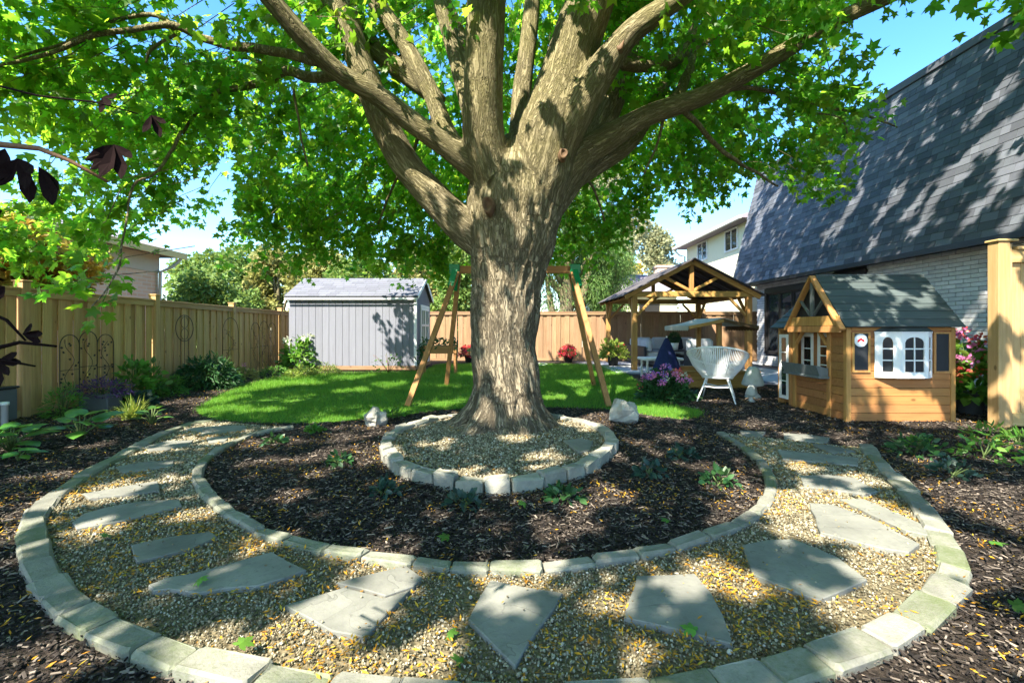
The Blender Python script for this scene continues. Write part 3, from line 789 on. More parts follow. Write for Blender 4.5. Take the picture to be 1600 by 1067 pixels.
fence('tall honey coloured board fence along the left bed, metal trellises on it', FA, FB, 1.83, [fl_pos(y) for y in (1.35, 3.9, 6.47, 9.07, 11.87, 14.66)], (M['cedar'], M['cedar_h']))
fence('weathered brown board fence across the back, behind lawn and pavilion', (-4.4, 18.1), (10.1, 18.1), 1.95, [.3, 2.16, 4.6, 7.1, 9.6, 12.0, 14.3], (M['cedar_back'], M['cedar_back_h']), bw=0.19, pw=.13)
# right: pale tall fence section with a heavy post
rf = thing('wooden_fence', 'tall pale new fence section with a heavy knotty post, right of the playhouse', 'fence', (6.13, 5.80, 0))
MB().box(0, .15, -.07, .07, 0, 2.36, .006).build('post', M['pine'], rf, local=True)
MB().box(.152, .20, -.045, .05, 0, 2.34, .004).build('side_trim', M['pine'], rf, local=True)
MB().box(-.02, .24, -.09, .09, 2.362, 2.39, .006).build('post_cap', M['pine_h'], rf, local=True)
MB().box(.202, 2.6, -.045, -.005, 2.10, 2.26, .004).build('top_rail', M['pine_h'], rf, local=True)
MB().box(.202, 2.6, -.045, -.005, .03, .20, .004).build('bottom_rail', M['pine_h'], rf, local=True)
MB().box(.242, 2.6, -.07, .06, 2.262, 2.30, .005).build('cap_rail', M['pine_h'], rf, local=True)
for k in range(15):
    MB().box(.205 + k * .155, .205 + k * .155 + .15, .0, .022, .05, 2.25, .003).build('board', M['pine'], rf, local=True)

# ------------------------------------------------------------------ the house on the right
HR = R(0.8)
house = thing('house', 'painted brick house with tall dark shingled mansard roof on the right', 'house', (0, 0, 0), HR)
# local frame: x to the right, y along the wall; wall face x = WX, mansard from (MX0, MZ0) to (MX1, MZ1)
WX, MX0, MZ0, MX1, MZ1, HY0, HY1 = 9.08, 8.66, 2.90, 9.66, 7.10, 3.0, 17.35
WY1 = 16.3
wall_openings = [(12.75, 15.75, 0.42, 2.66), (11.3, 12.45, 0.05, 2.80)]
# wall body is built round its openings, bricks laid proud of it
mb = MB()
ys = [HY0, 11.3, 12.45, 12.75, 15.75, WY1]
mb.box(WX, WX + .25, HY0, 11.3, 0, 2.88); mb.box(WX, WX + .25, 12.45, 12.75, 0, 2.88); mb.box(WX, WX + .25, 15.75, WY1, 0, 2.88)
mb.box(WX, WX + .25, 12.75, 15.75, 0, .42); mb.box(WX, WX + .25, 12.75, 15.75, 2.66, 2.88); mb.box(WX, WX + .25, 11.3, 12.45, 2.80, 2.88)
mb.box(WX + .25, WX + 6, WY1 - .25, WY1, 0, 2.88)
wall = mb.build('wall', M['mortar'], house, local=True)
MB().box(WX + .30, WX + .34, 11.0, 16.0, 0, 2.85).build('room_backing', M['frame_black'], house, local=True)
bricks = []
bl, bh, jt = 0.295, 0.082, 0.010
row = 0; z = 0.02
while z + bh < 2.87:
    y = HY0 + (0 if row % 2 else -bl / 2)
    while y < WY1:
        a, b = max(y, HY0), min(y + bl - jt, WY1)
        ok = b - a > .05
        for (o0, o1, oz0, oz1) in wall_openings:
            if z + bh > oz0 and z < oz1 and b > o0 and a < o1:
                if a < o0 - .06: b = o0 - .004
                elif b > o1 + .06: a = o1 + .004
                else: ok = False
        if ok: bricks.append((a, b, z, z + bh - jt + .004, random.uniform(0, .004)))
        y += bl
    row += 1; z += bh + .004
def brick_size(b): return -(1.0 / max(1, b[0]) ** 2) * (2 if b[2] > .4 else 1) if b[0] > 7.6 else 0
bricks.sort(key=brick_size)
full = MB().box(-.012, .02, -.1425, .1425, 0, bh - jt + .004, .003).mesh('brick'); full.materials.append(M['brick'])
rest = MB(); cnt = 0
for (a, b, z0, z1, pr) in bricks:
    if cnt < 300 and b - a > .27:
        link('brick', full, M['brick'], wall, loc=(WX - pr, (a + b) / 2, z0)); cnt += 1
    else: rest.box(WX - .012 - pr, WX + .01, a, b, z0, z1)
rest.build('brickwork', M['brick'], wall, local=True, kind='stuff')
# end wall of brick at the far corner
# mansard roof
ml = math.hypot(MX1 - MX0, MZ1 - MZ0)
ux, uz = (MX1 - MX0) / ml, (MZ1 - MZ0) / ml
roof = MB()
roof.add([(MX0 + .02, HY0, MZ0), (MX0 + .02, HY1, MZ0), (MX1 + .02, HY1, MZ1), (MX1 + .02, HY0, MZ1), (MX0 + 5, HY0, MZ0), (MX0 + 5, HY1, MZ0), (MX1 + 4, HY1, MZ1), (MX1 + 4, HY0, MZ1)],
         [(0, 1, 2, 3), (1, 5, 6, 2), (3, 2, 6, 7), (4, 7, 6, 5), (0, 3, 7, 4), (0, 4, 5, 1)])
roof_o = roof.build('roof', M['soffit'], house, local=True)
MB().box(MX0 - .03, MX0 + .03, HY0, HY1 + .02, MZ0 - .10, MZ0 + .015, .004).build('drip_edge', M['frame_black'], house, local=True)
MB().box(MX1 - .06, MX1 + .25, HY0, HY1 + .03, MZ1 - .02, MZ1 + .16, .01).build('roof_cap', M['shed_dark'], house, local=True)
exp_, tw = 0.165, 0.30
sh_list = []
nrow = int(ml / exp_)
for r_ in range(nrow):
    y = HY0 + random.uniform(-tw, 0)
    while y < HY1:
        w_ = tw * random.choice([.55, .8, 1, 1, 1.15]); a, b = max(y + .003, HY0), min(y + w_ - .003, HY1)
        if b - a > .04: sh_list.append((a, b, r_))
        y += w_
def sh_v(a, b, r_, lift):
    t0, t1 = r_ * exp_ - .012, r_ * exp_ + exp_ + .01
    out = []
    for t, o in ((t0, .011 + lift), (t1, .004)):
        for yy in (a, b):
            out.append((MX0 + ux * t - uz * o, yy, MZ0 + uz * t + ux * o))
    for yy in (a, b): out.append((MX0 + ux * t0 + uz * .0, yy, MZ0 + uz * t0))
    return out, [(0, 1, 3, 2), (0, 4, 5, 1), (0, 2, 4), (1, 5, 3)]
def sh_key(s):
    Y = (s[0] + s[1]) / 2; zz = MZ0 + uz * s[2] * exp_; xx = MX0 + ux * s[2] * exp_
    px = 800 + F * xx / Y; py = 515 - (zz - H) / Y * F
    return Y if (px < 1600 and py > 0) else 100 + Y
sh_list.sort(key=sh_key)
rest = MB()
for k, (a, b, r_) in enumerate(sh_list):
    v, f = sh_v(a, b, r_, random.uniform(0, .003))
    if k < 300:
        m_ = MB().add(v, f); m_.build('shingle', M['shingle'], roof_o, local=True)
    else: rest.add(v, f)
rest.build('shingles', M['shingle'], roof_o, local=True, kind='stuff')
# patio window and dark door recess
def house_window(y0, y1, z0, z1, nsash, name):
    fr = MB()
    t = .11
    x0, x1 = WX - .06, WX + .10
    fr.box(x0, x1, y0, y1, z1 - t * 1.6, z1, .006); fr.box(x0, x1, y0, y1, z0, z0 + t, .006)
    fr.box(x0, x1, y0, y0 + t, z0 + t, z1 - t * 1.6, .006); fr.box(x0, x1, y1 - t, y1, z0 + t, z1 - t * 1.6, .006)
    w = fr.build(name, M['frame_black'], house, local=True)
    iy = (y1 - y0 - 2 * t) / nsash
    for k in range(nsash):
        a = y0 + t + k * iy; s_ = MB(); b_ = .055
        xx0, xx1 = WX - .02 + .01 * (k % 2), WX + .05
        s_.box(xx0, xx1, a, a + b_, z0 + t, z1 - t * 1.6); s_.box(xx0, xx1, a + iy - b_, a + iy, z0 + t, z1 - t * 1.6)
        s_.box(xx0, xx1, a + b_, a + iy - b_, z0 + t, z0 + t + b_); s_.box(xx0, xx1, a + b_, a + iy - b_, z1 - t * 1.6 - b_, z1 - t * 1.6)
        s_.build('sash', M['frame_black'], w, local=True)
        MB().box(WX + .02, WX + .03, a + b_, a + iy - b_, z0 + t + b_, z1 - t * 1.6 - b_).build('pane', M['glass_dark'], w, local=True)
house_window(12.75, 15.75, .42, 2.66, 4, 'window')
house_window(11.3, 12.45, .05, 2.80, 1, 'door')

# ------------------------------------------------------------------ neighbouring houses
nb = thing('house', 'cream two storey neighbour house with two upper windows, beyond the back fence', 'house', (10.0, 19.2, 0), HR)
MB().box(0, 7, 0, 6.6, 0, 5.86).build('wall', M['cream'], nb, local=True)
rf_ = MB()
rf_.add([(-.55, -.5, 5.86), (-.55, 7.1, 5.86), (3.4, 7.1, 7.3), (3.4, -.5, 7.3), (7.6, -.5, 5.86), (7.6, 7.1, 5.86), (-.55, -.5, 5.98), (-.55, 7.1, 5.98), (3.4, 7.1, 7.42), (3.4, -.5, 7.42), (7.6, -.5, 5.98), (7.6, 7.1, 5.98)],
        [(6, 9, 8, 7), (9, 10, 11, 8), (0, 1, 5, 4), (0, 6, 7, 1), (4, 5, 11, 10), (0, 4, 10, 9, 6), (1, 7, 8, 11, 5)])
rfo = rf_.build('roof', M['far_roof'], nb, local=True)
MB().box(-.66, -.55, -.5, 7.1, 5.83, 5.96, .02).build('gutter', M['white'], nb, local=True)
MB().tube([(-.6, 7.0, 5.86), (-.3, 6.9, 5.5), (-.07, 6.7, 5.4), (-.07, 6.7, .1)], .05, 8).build('downpipe', M['cream'], nb, local=True)
for (a, b) in ((4.0, 5.05), (.95, 2.0)):
    f_ = MB(); f_.box(-.05, .04, a - .07, b + .07, 4.82, 4.89); f_.box(-.05, .04, a - .07, b + .07, 5.75, 5.82)
    f_.box(-.05, .04, a - .07, a, 4.89, 5.75); f_.box(-.05, .04, b, b + .07, 4.89, 5.75); f_.box(-.04, .03, (a + b) / 2 - .03, (a + b) / 2 + .03, 4.89, 5.75)
    w_ = f_.build('window', M['white'], nb, local=True)
    MB().box(-.015, -.005, a, (a + b) / 2 - .03, 4.89, 5.75).build('pane', M['glass_dark'], w_, local=True)
    MB().box(-.015, -.005, (a + b) / 2 + .03, b, 4.89, 5.75).build('pane', M['glass_dark'], w_, local=True)
nb2 = thing('house', 'low neighbour house with lavender grey hip roof behind the pavilion', 'house', (5.0, 26.5, 0))
MB().box(0, 4.6, 0, 6, 0, 3.3).build('wall', M['cream'], nb2, local=True)
MB().box(.35, 1.4, -.03, .02, 2.0, 3.05, .01).build('window', M['frame_black'], nb2, local=True)
MB().box(2.4, 3.6, -.03, .02, 1.6, 2.9, .01).build('window', M['frame_black'], nb2, local=True)
MB().add([(-.5, -.5, 3.3), (5.0, -.5, 3.3), (5.0, 6.5, 3.3), (-.5, 6.5, 3.3), (1.4, 2.6, 4.75), (3.6, 2.6, 4.75), (-.5, -.5, 3.42), (5.0, -.5, 3.42), (5.0, 6.5, 3.42), (-.5, 6.5, 3.42)],
         [(3, 2, 1, 0), (6, 7, 5, 4), (7, 8, 5), (8, 9, 4, 5), (9, 6, 4), (0, 1, 7, 6), (1, 2, 8, 7), (2, 3, 9, 8), (3, 0, 6, 9)]).build('roof', M['far_roof'], nb2, local=True)
MB().box(4.0, 4.9, 1.6, 2.4, 3.4, 5.1).box(3.94, 4.96, 1.54, 2.46, 5.1, 5.22).build('chimney', M['far_brick'], nb2, local=True)
# left: tan brick bungalow beyond the fence
lb = thing('house', 'tan brick bungalow with cream frieze beyond the left fence', 'house', (-10.65, 5.0, 0), R(1.0))
MB().box(-6, 0, 0, 8.9, 0, 2.98).build('wall', M['far_brick'], lb, local=True)
MB().box(-6.02, .03, -.02, 8.92, 2.98, 3.52, .01).build('frieze', M['canvas'], lb, local=True)
MB().add([(.42, -.6, 3.52), (.42, 9.5, 3.52), (-3, 9.5, 4.6), (-3, -.6, 4.6), (-6.7, -.6, 3.52), (-6.7, 9.5, 3.52), (.42, -.6, 3.64), (.42, 9.5, 3.64), (-3, 9.5, 4.72), (-3, -.6, 4.72), (-6.7, -.6, 3.64), (-6.7, 9.5, 3.64)],
         [(6, 7, 8, 9), (9, 8, 11, 10), (1, 0, 4, 5), (0, 1, 7, 6), (4, 10, 11, 5), (0, 6, 9, 10, 4), (1, 5, 11, 8, 7)]).build('roof', M['far_roof'], lb, local=True)
MB().box(.422, .46, -.6, 9.52, 3.46, 3.66, .006).build('fascia', M['yellow_trim'], lb, local=True)
MB().tube([(.40, 9.3, 3.46), (.3, 9.1, 3.2), (.1, 8.85, 3.0), (.1, 8.8, .1)], .045, 8).build('downpipe', M['canvas'], lb, local=True)

# ================================================================== OBJECTS
# ------------------------------------------------------------------ shed
shed = thing('garden_shed', 'grey blue panelled garden shed with shingled roof at the back left of the lawn', 'shed', (-6.72, 13.7, 0))
SW, SD, SE, SR = 3.83, 2.36, 2.24, 2.84
MB().box(.02, SW - .02, .03, SD, .12, SE).add([(.02, .03, SE), (.02, SD, SE), (.02, SD / 2, SR - .04), (SW - .02, .03, SE), (SW - .02, SD, SE), (SW - .02, SD / 2, SR - .04)],
    [(0, 2, 1), (3, 4, 5), (0, 3, 5, 2), (1, 2, 5, 4)]).build('wall', M['shed_dark'], shed, local=True)
xx = .0
for k in range(19):
    w_ = SW / 19
    MB().box(k * w_ + .004, (k + 1) * w_ - .004, 0, .028, .16, SE - .04, .003).build('panel', M['shed'], shed, local=True)
for k in range(11):
    w_ = SD / 11
    MB().add([(SW - .019, k * w_ + .004, .16), (SW - .019, (k + 1) * w_ - .004, .16), (SW - .019, (k + 1) * w_ - .004, SE - .02 + (SR - SE) * (1 - abs((k + .95) * w_ - SD / 2) / (SD / 2)) - .05),
              (SW - .019, k * w_ + .004, SE - .02 + (SR - SE) * (1 - abs((k + .05) * w_ - SD / 2) / (SD / 2)) - .05),
              (SW, k * w_ + .004, .16), (SW, (k + 1) * w_ - .004, .16), (SW, (k + 1) * w_ - .004, SE - .02 + (SR - SE) * (1 - abs((k + .95) * w_ - SD / 2) / (SD / 2)) - .05),
              (SW, k * w_ + .004, SE - .02 + (SR - SE) * (1 - abs((k + .05) * w_ - SD / 2) / (SD / 2)) - .05)],
             [(4, 5, 6, 7), (0, 4, 7, 3), (1, 2, 6, 5), (3, 7, 6, 2), (0, 1, 5, 4)]).build('panel', M['shed'], shed, local=True)
MB().box(-.01, SW + .01, -.01, .02, .04, .158, .004).box(SW - .02, SW + .012, .02, SD, .04, .158, .004).build('skirt', M['cedar_back_h'], shed, local=True)
MB().box(SW - .06, SW + .022, -.022, .06, .16, SE - .03, .004).build('corner_trim', M['white'], shed, local=True)
sl = math.hypot(SD / 2 + .12, SR - SE)
def roof_slope(mb, x0, x1, ya, za, yb, zb, t):
    d = Vector((0, yb - ya, zb - za)); nn = Vector((0, -(zb - za), yb - ya)).normalized() * t
    if nn.z < 0: nn = -nn
    v = [(x0, ya, za), (x1, ya, za), (x1, yb, zb), (x0, yb, zb)]
    mb.add(v + [(a, b + nn.y, c + nn.z) for a, b, c in v], [(3, 2, 1, 0), (4, 5, 6, 7), (0, 1, 5, 4), (1, 2, 6, 5), (2, 3, 7, 6), (3, 0, 4, 7)])
ro = MB(); kz = (SR - SE) / (SD / 2)
roof_slope(ro, -.06, SW + .08, -.13, SE - .13 * kz + .03, SD / 2, SR + .03, .05); roof_slope(ro, -.06, SW + .08, SD + .13, SE - .13 * kz + .03, SD / 2, SR + .03, .05)
sro = ro.build('roof', M['shed_dark'], shed, local=True)
rest = MB()
for r_ in range(9):
    t0, t1 = r_ / 9, (r_ + 1) / 9
    ya, yb = -.15 + (SD / 2 + .15) * t0, -.15 + (SD / 2 + .15) * t1; za = SE - .15 * kz + .085 + kz * (SD / 2 + .15) * t0; zb = za + kz * (yb - ya)
    x = -.07 - random.uniform(0, .2)
    while x < SW + .09:
        w_ = random.uniform(.22, .4); a, b = max(x, -.07), min(x + w_ - .006, SW + .09)
        if b > a: rest.add([(a, ya, za + .012), (b, ya, za + .012), (b, yb, zb), (a, yb, zb), (a, ya, za), (b, ya, za)], [(0, 1, 2, 3), (4, 5, 1, 0)])
        x += w_
rest.build('shingles', M['shed_roof'], sro, local=True, kind='stuff')
MB().box(-.06, SW + .08, -.155, -.135, SE - .10, SE - .045, .004).build('fascia', M['white'], shed, local=True)
MB().beam((SW + .09, -.13, SE - .02), (SW + .09, SD / 2, SR + .03), .02, .12).beam((SW + .09, SD + .13, SE - .02), (SW + .09, SD / 2, SR + .03), .02, .12).build('rake_trim', M['white'], shed, local=True)
# double door on the right side: frame, two leaves of two by two panes over a panel
dr = MB()
for (a, b, c, d) in ((.62, .70, .16, 2.04), (1.98, 2.06, .16, 2.04)): dr.box(SW + .002, SW + .03, a, b, c, d)
dr.box(SW + .002, SW + .03, .70, 1.98, 1.96, 2.04)
dro = dr.build('door_frame', M['white'], shed, local=True)
for (a, b) in ((.71, 1.335), (1.345, 1.97)):
    dl = MB()
    dl.box(SW + .002, SW + .035, a, a + .07, .17, 1.95); dl.box(SW + .002, SW + .035, b - .07, b, .17, 1.95)
    for z0_, z1_ in ((.17, .26), (.85, .93), (1.36, 1.42), (1.87, 1.95)): dl.box(SW + .002, SW + .035, a + .07, b - .07, z0_, z1_)
    dl.box(SW + .004, SW + .033, (a + b) / 2 - .02, (a + b) / 2 + .02, .93, 1.87)
    do = dl.build('door', M['white'], shed, local=True)
    MB().box(SW + .001, SW + .018, a + .07, b - .07, .26, .85).build('door_panel', M['shed'], do, local=True)
    for (c, d) in ((a + .07, (a + b) / 2 - .02), ((a + b) / 2 + .02, b - .07)):
        for (e, f) in ((.93, 1.36), (1.42, 1.87)):
            MB().box(SW + .004, SW + .012, c, d, e, f).build('pane', M['pane_clear'], do, local=True)

# ------------------------------------------------------------------ swing frame
sw = thing('swing_set', 'wooden A frame swing set with green corner brackets, straddling the lawn behind the trunk', 'swing set', (0.05, 8.6, 0))
TL, TR = Vector((-1.06, 8.75, 2.34)), Vector((1.18, 8.75, 2.34))
for (top, foot) in (((-1.04, 8.62, 2.33), (-1.70, 7.38, 0)), ((-1.04, 8.88, 2.33), (-1.46, 10.15, 0)), ((1.15, 8.62, 2.33), (1.57, 7.36, 0)), ((1.15, 8.88, 2.33), (1.82, 10.1, 0))):
    MB().beam(foot, top, .09, .09, (0, 1, 0)).build('leg', M['swing'], sw)
MB().beam(TL + Vector((-.0, 0, .06)), TR + Vector((.0, 0, .06)), .09, .14).build('beam', M['swing_h'], sw)
for tx, s_ in ((-1.1, 1), (1.21, -1)):
    b_ = MB().box(tx - .10, tx + .10, 8.66, 8.84, 2.315, 2.50, .012)
    b_.beam((tx + .02 * s_, 8.64, 2.36), (tx - .04 * s_, 8.48, 2.04), .12, .11, (1, 0, 0)); b_.beam((tx + .02 * s_, 8.86, 2.36), (tx - .04 * s_, 9.02, 2.04), .12, .11, (1, 0, 0))
    b_.build('corner_bracket', M['green'], sw)

# ------------------------------------------------------------------ pavilion
pv_ = thing('pavilion', 'open timber pavilion with dark metal gable roof over the patio sofa', 'pavilion', (5.4, 15.5, 0))
X0, X1, Y0, Y1, ZB, ZA = 3.68, 7.12, 13.7, 17.4, 2.30, 3.20
XM = (X0 + X1) / 2
for x in (X0, X1):
    for y in (Y0, Y1): MB().box(x - .08, x + .08, y - .08, y + .08, .02, ZB - .07, .008).build('post', M['gazebo'], pv_)
for y in (Y0, Y1): MB().box(X0 - .16, X1 + .16, y - .06, y + .06, ZB - .068, ZB + .10, .008).build('tie_beam', M['gazebo_h'], pv_)
for x in (X0, X1): MB().box(x - .055, x + .055, Y0 + .062, Y1 - .062, ZB - .06, ZB + .06, .008).build('side_beam', M['gazebo'], pv_)
ov = .38
sl_ = (ZA - ZB) / (XM - X0)
for y, e in ((Y0 - .10, -.03), (Y1 + .10, .03)):
    for s_ in (-1, 1):
        MB().beam((XM + s_ * (XM - X0 + ov * .8), y, ZB + .08 - ov * .8 * sl_), (XM + s_ * .02, y, ZA + .07), .06, .15, (0, 0, 1)).build('gable_rafter', M['gazebo_h'], pv_)
for y in (Y0, Y1):
    MB().box(XM - .06, XM + .06, y - .05, y + .05, ZB + .102, ZA + .02, .006).build('king_post', M['gazebo'], pv_)
    for s_ in (-1, 1):
        MB().beam((XM + s_ * .06, y, ZB + .13), (XM + s_ * .82, y, ZB + .10 + .43), .08, .07, (0, 1, 0)).build('strut', M['gazebo_h'], pv_)
for x, sx in ((X0, 1), (X1, -1)):
    for y, sy in ((Y0, 1), (Y1, -1)):
        MB().beam((x + sx * .08, y, ZB - .62), (x + sx * .60, y, ZB - .08), .07, .08, (0, 1, 0)).build('knee_brace', M['gazebo_h'], pv_)
        MB().beam((x, y + sy * .08, ZB - .62), (x, y + sy * .60, ZB - .07), .07, .08, (1, 0, 0)).build('knee_brace', M['gazebo_h'], pv_)
for k in range(5):
    y = Y0 + .5 + k * (Y1 - Y0 - 1.0) / 4
    for s_ in (-1, 1):
        MB().beam((XM + s_ * (XM - X0 + .2), y, ZB + .07 - .2 * sl_), (XM + s_ * .02, y, ZA + .05), .05, .08).build('rafter', M['sofa_frame'], pv_)
MB().beam((XM, Y0 - .1, ZA + .02), (XM, Y1 + .1, ZA + .02), .05, .10).build('ridge_board', M['gazebo'], pv_)
for s_ in (-1, 1):
    r_ = MB(); nrib = 10
    for k in range(nrib):
        y0_, y1_ = Y0 - .28 + k * (Y1 - Y0 + .56) / nrib, Y0 - .28 + (k + 1) * (Y1 - Y0 + .56) / nrib
        xe, ze = XM + s_ * (XM - X0 + ov), ZB + .17 - ov * sl_
        v = []
        for yy, h_ in ((y0_, 0), (y0_ + .02, .022), (y0_ + .05, .022), (y0_ + .07, 0), (y1_, 0)):
            v += [(xe, yy, ze + h_), (XM, yy, ZA + .16 + h_)]
        r_.add(v + [(a, b, c - .02) for a, b, c in v], [(2 * i, 2 * i + 1, 2 * i + 3, 2 * i + 2) for i in range(4)] + [(10 + 2 * i, 12 + 2 * i, 13 + 2 * i, 11 + 2 * i) for i in range(4)] + [(2 * i, 2 * i + 2, 12 + 2 * i, 10 + 2 * i) for i in range(4)])
    r_.build('roof_sheet', M['metal_roof'], pv_)

# ------------------------------------------------------------------ patio furniture
def cushion(name, x0, x1, y0, y1, z0, z1, mat, parent, local=False, soft=.05):
    m_ = MB().box(x0, x1, y0, y1, z0, z1, soft)
    return m_.build(name, mat, parent, smooth=False, local=local)
sf = thing('sofa', 'dark framed L shaped outdoor sofa with light grey cushions under the pavilion', 'sofa', (5.4, 16.4, 0))
MB().box(4.35, 6.75, 16.3, 17.1, .12, .34, .01).box(4.35, 5.15, 14.7, 16.295, .12, .34, .01).build('base', M['sofa_frame'], sf)
MB().box(4.35, 6.75, 17.0, 17.12, .345, .72, .01).box(4.27, 4.345, 14.7, 17.1, .12, .70, .01).box(6.755, 6.83, 16.3, 17.1, .12, .62, .01).build('back_frame', M['sofa_frame'], sf)
for k in range(3): cushion('seat_cushion', 4.38 + .79 * k, 4.38 + .79 * k + .77, 16.32, 16.97, .345, .50, M['cushion'], sf)
for k in range(2): cushion('seat_cushion', 4.38, 5.13, 14.72 + .79 * k, 14.72 + .79 * k + .77, .345, .50, M['cushion'], sf)
for k in range(3): cushion('back_cushion', 4.38 + .79 * k, 4.38 + .79 * k + .77, 16.78, 16.98, .505, .97, M['cushion'], sf, soft=.07)
for k in range(2): cushion('back_cushion', 4.36, 4.56, 14.74 + .79 * k, 14.74 + .79 * k + .75, .505, .95, M['cushion'], sf, soft=.07)
pil = cushion('throw_pillow', -.24, .24, -.07, .07, -.22, .22, M['cushion_dark'], None, True, .06)
pil.location = (5.98, 16.55, .75); pil.rotation_euler = (R(-18), 0, R(8)); tag(pil, 'square dark navy pillow leaning on the grey sofa cushions', 'pillow')
ac = thing('armchair', 'grey cushioned outdoor armchair beside the right pavilion post', 'armchair', (5.75, 13.6, 0))
MB().box(5.30, 6.20, 13.25, 14.05, .12, .34, .01).box(5.30, 5.38, 13.25, 14.05, .345, .60, .01).box(6.12, 6.20, 13.25, 14.05, .345, .60, .01).build('frame', M['sofa_frame'], ac)
cushion('seat_cushion', 5.39, 6.11, 13.27, 13.86, .345, .50, M['cushion'], ac)
cushion('back_cushion', 5.35, 6.15, 13.84, 14.06, .505, .98, M['cushion'], ac, soft=.08)
ct = thing('coffee_table', 'low dark coffee table in front of the sofa, potted boxwood on it', 'table', (5.05, 14.9, 0))
MB().box(5.25, 6.55, 14.9, 15.7, .52, .57, .008).build('table_top', M['sofa_frame'], ct)
for x in (5.3, 6.5):
    for y in (14.95, 15.65): MB().box(x - .03, x + .03, y - .03, y + .03, .03, .519).build('leg', M['sofa_frame'], ct)
bx = thing('potted_boxwood', 'clipped boxwood ball in a white pot on the coffee table', 'potted plant', (5.38, 15.1, .571))
MB().lathe([(.09, 0), (.12, .02), (.145, .24), (.13, .24), (.12, .20), (0, .20)], (5.38, 15.1, .571), 14).build('pot', M['white_plastic'], bx, True)
n = 1400; dd = rand_unit(n); c_ = np.array([5.38, 15.1, .98])
V, Fc = leaf_cloud(c_ + dd * rng.uniform(.10, .20, (n, 1)), dd, rng.uniform(.03, .045, n), DIAMOND, .2, 0, .6)
V = V - np.array(WL[bx.name]); link('foliage', mesh_np('foliage', V, Fc), M['plant_dark'], bx, kind='stuff')
nv = thing('folded_parasol', 'folded navy cloth parasol rising as a cone behind the pink flowers', 'parasol', (3.72, 10.95, 0))
MB().lathe([(.40, .06), (.36, .22), (.27, .48), (.16, .78), (.05, 1.02), (.015, 1.06), (0, 1.06)], (3.72, 10.95, 0), 14).build('cloth', M['navy'], nv)
MB().tube([(3.72, 10.95, 0), (3.72, 10.95, 1.10)], .02, 8).build('pole', M['white'], nv)
wt = thing('side_table', 'low white side table left of the sandbox, half hidden by flowers', 'table', (3.5, 11.5, 0))
MB().box(3.35, 4.35, 11.5, 12.2, .46, .53, .02).build('table_top', M['white_plastic'], wt)
for x in (3.45, 4.25):
    for y in (11.6, 12.1): MB().tube([(x, y, .012), (x, y, .46)], .03, 8).build('leg', M['white'], wt)

# ------------------------------------------------------------------ sandbox with canopy
sb = thing('sandbox', 'square wooden sandbox with posts carrying a pitched fabric canopy, behind the white chair', 'sandbox', (4.48, 10.4, 0))
for (a, b, c, d) in ((3.75, 5.22, 9.68, 9.73), (3.75, 5.22, 11.08, 11.13), (3.75, 3.80, 9.732, 11.078), (5.17, 5.22, 9.732, 11.078)):
    for z_ in (.01, .175): MB().box(a, b, c, d, z_, z_ + .16, .005).build('plank', M['gazebo_h'] if b - a > 1 else M['gazebo'], sb)
for (a, b, c, d) in ((3.70, 5.27, 9.62, 9.82), (3.70, 5.27, 10.99, 11.19)): MB().box(a, b, c, d, .337, .365, .006).build('seat_board', M['gazebo_h'], sb)
sheet('sand', [(3.8, 9.74), (5.17, 9.74), (5.17, 11.07), (3.8, 11.07)], .12, M['canvas'], None, None).parent = sb
bpy.data.objects['sand'].location = (-4.48, -10.4, 0)
MB().box(4.44, 4.54, 9.83, 9.91, .02, 1.44, .006).build('post', M['gazebo'], sb)
MB().box(4.44, 4.54, 10.92, 10.985, .02, 1.44, .006).build('post', M['gazebo'], sb)
MB().beam((4.49, 9.68, 1.46), (4.49, 11.15, 1.46), .06, .05).build('ridge_pole', M['gazebo'], sb)
for s_, mt in ((-1, 'canvas'), (1, 'canvas')):
    c_ = MB(); N_ = 8; v = []
    for i in range(N_ + 1):
        t = i / N_; x = 4.49 + s_ * .74 * t; zz = 1.505 - .17 * t - .02 * math.sin(math.pi * t)
        v += [(x, 9.66, zz), (x, 11.16, zz)]
    c_.add(v + [(a, b, c - .008) for a, b, c in v], [(2 * i, 2 * i + 1, 2 * i + 3, 2 * i + 2) for i in range(N_)] + [(18 + 2 * i, 20 + 2 * i, 21 + 2 * i, 19 + 2 * i) for i in range(N_)] + [(2 * i, 2 * i + 2, 20 + 2 * i, 18 + 2 * i) for i in range(N_)])
    c_.build('canopy', M[mt], sb)
    xe = 4.49 + s_ * .742; vl = MB(); v = []; ns = 12
    for i in range(ns * 4 + 1):
        y = 9.66 + 1.5 * i / (ns * 4); dz = .085 + .028 * abs(math.sin(math.pi * i / 4))
        v += [(xe, y, 1.335), (xe, y, 1.335 - dz), (xe + .006 * s_, y, 1.335), (xe + .006 * s_, y, 1.335 - dz)]
    vl.add(v, [(4 * i, 4 * i + 1, 4 * i + 5, 4 * i + 4) for i in range(ns * 4)] + [(4 * i + 2, 4 * i + 6, 4 * i + 7, 4 * i + 3) for i in range(ns * 4)])
    vl.build('valance', M['canvas'] if s_ < 0 else M['canvas_brown'], sb)
MB().beam((4.49, 9.64, 1.44), (5.23, 9.64, 1.29), .02, .07).build('valance', M['canvas_brown'], sb)
MB().beam((4.49, 9.64, 1.44), (3.75, 9.64, 1.29), .02, .07).build('valance', M['gazebo_h'], sb)

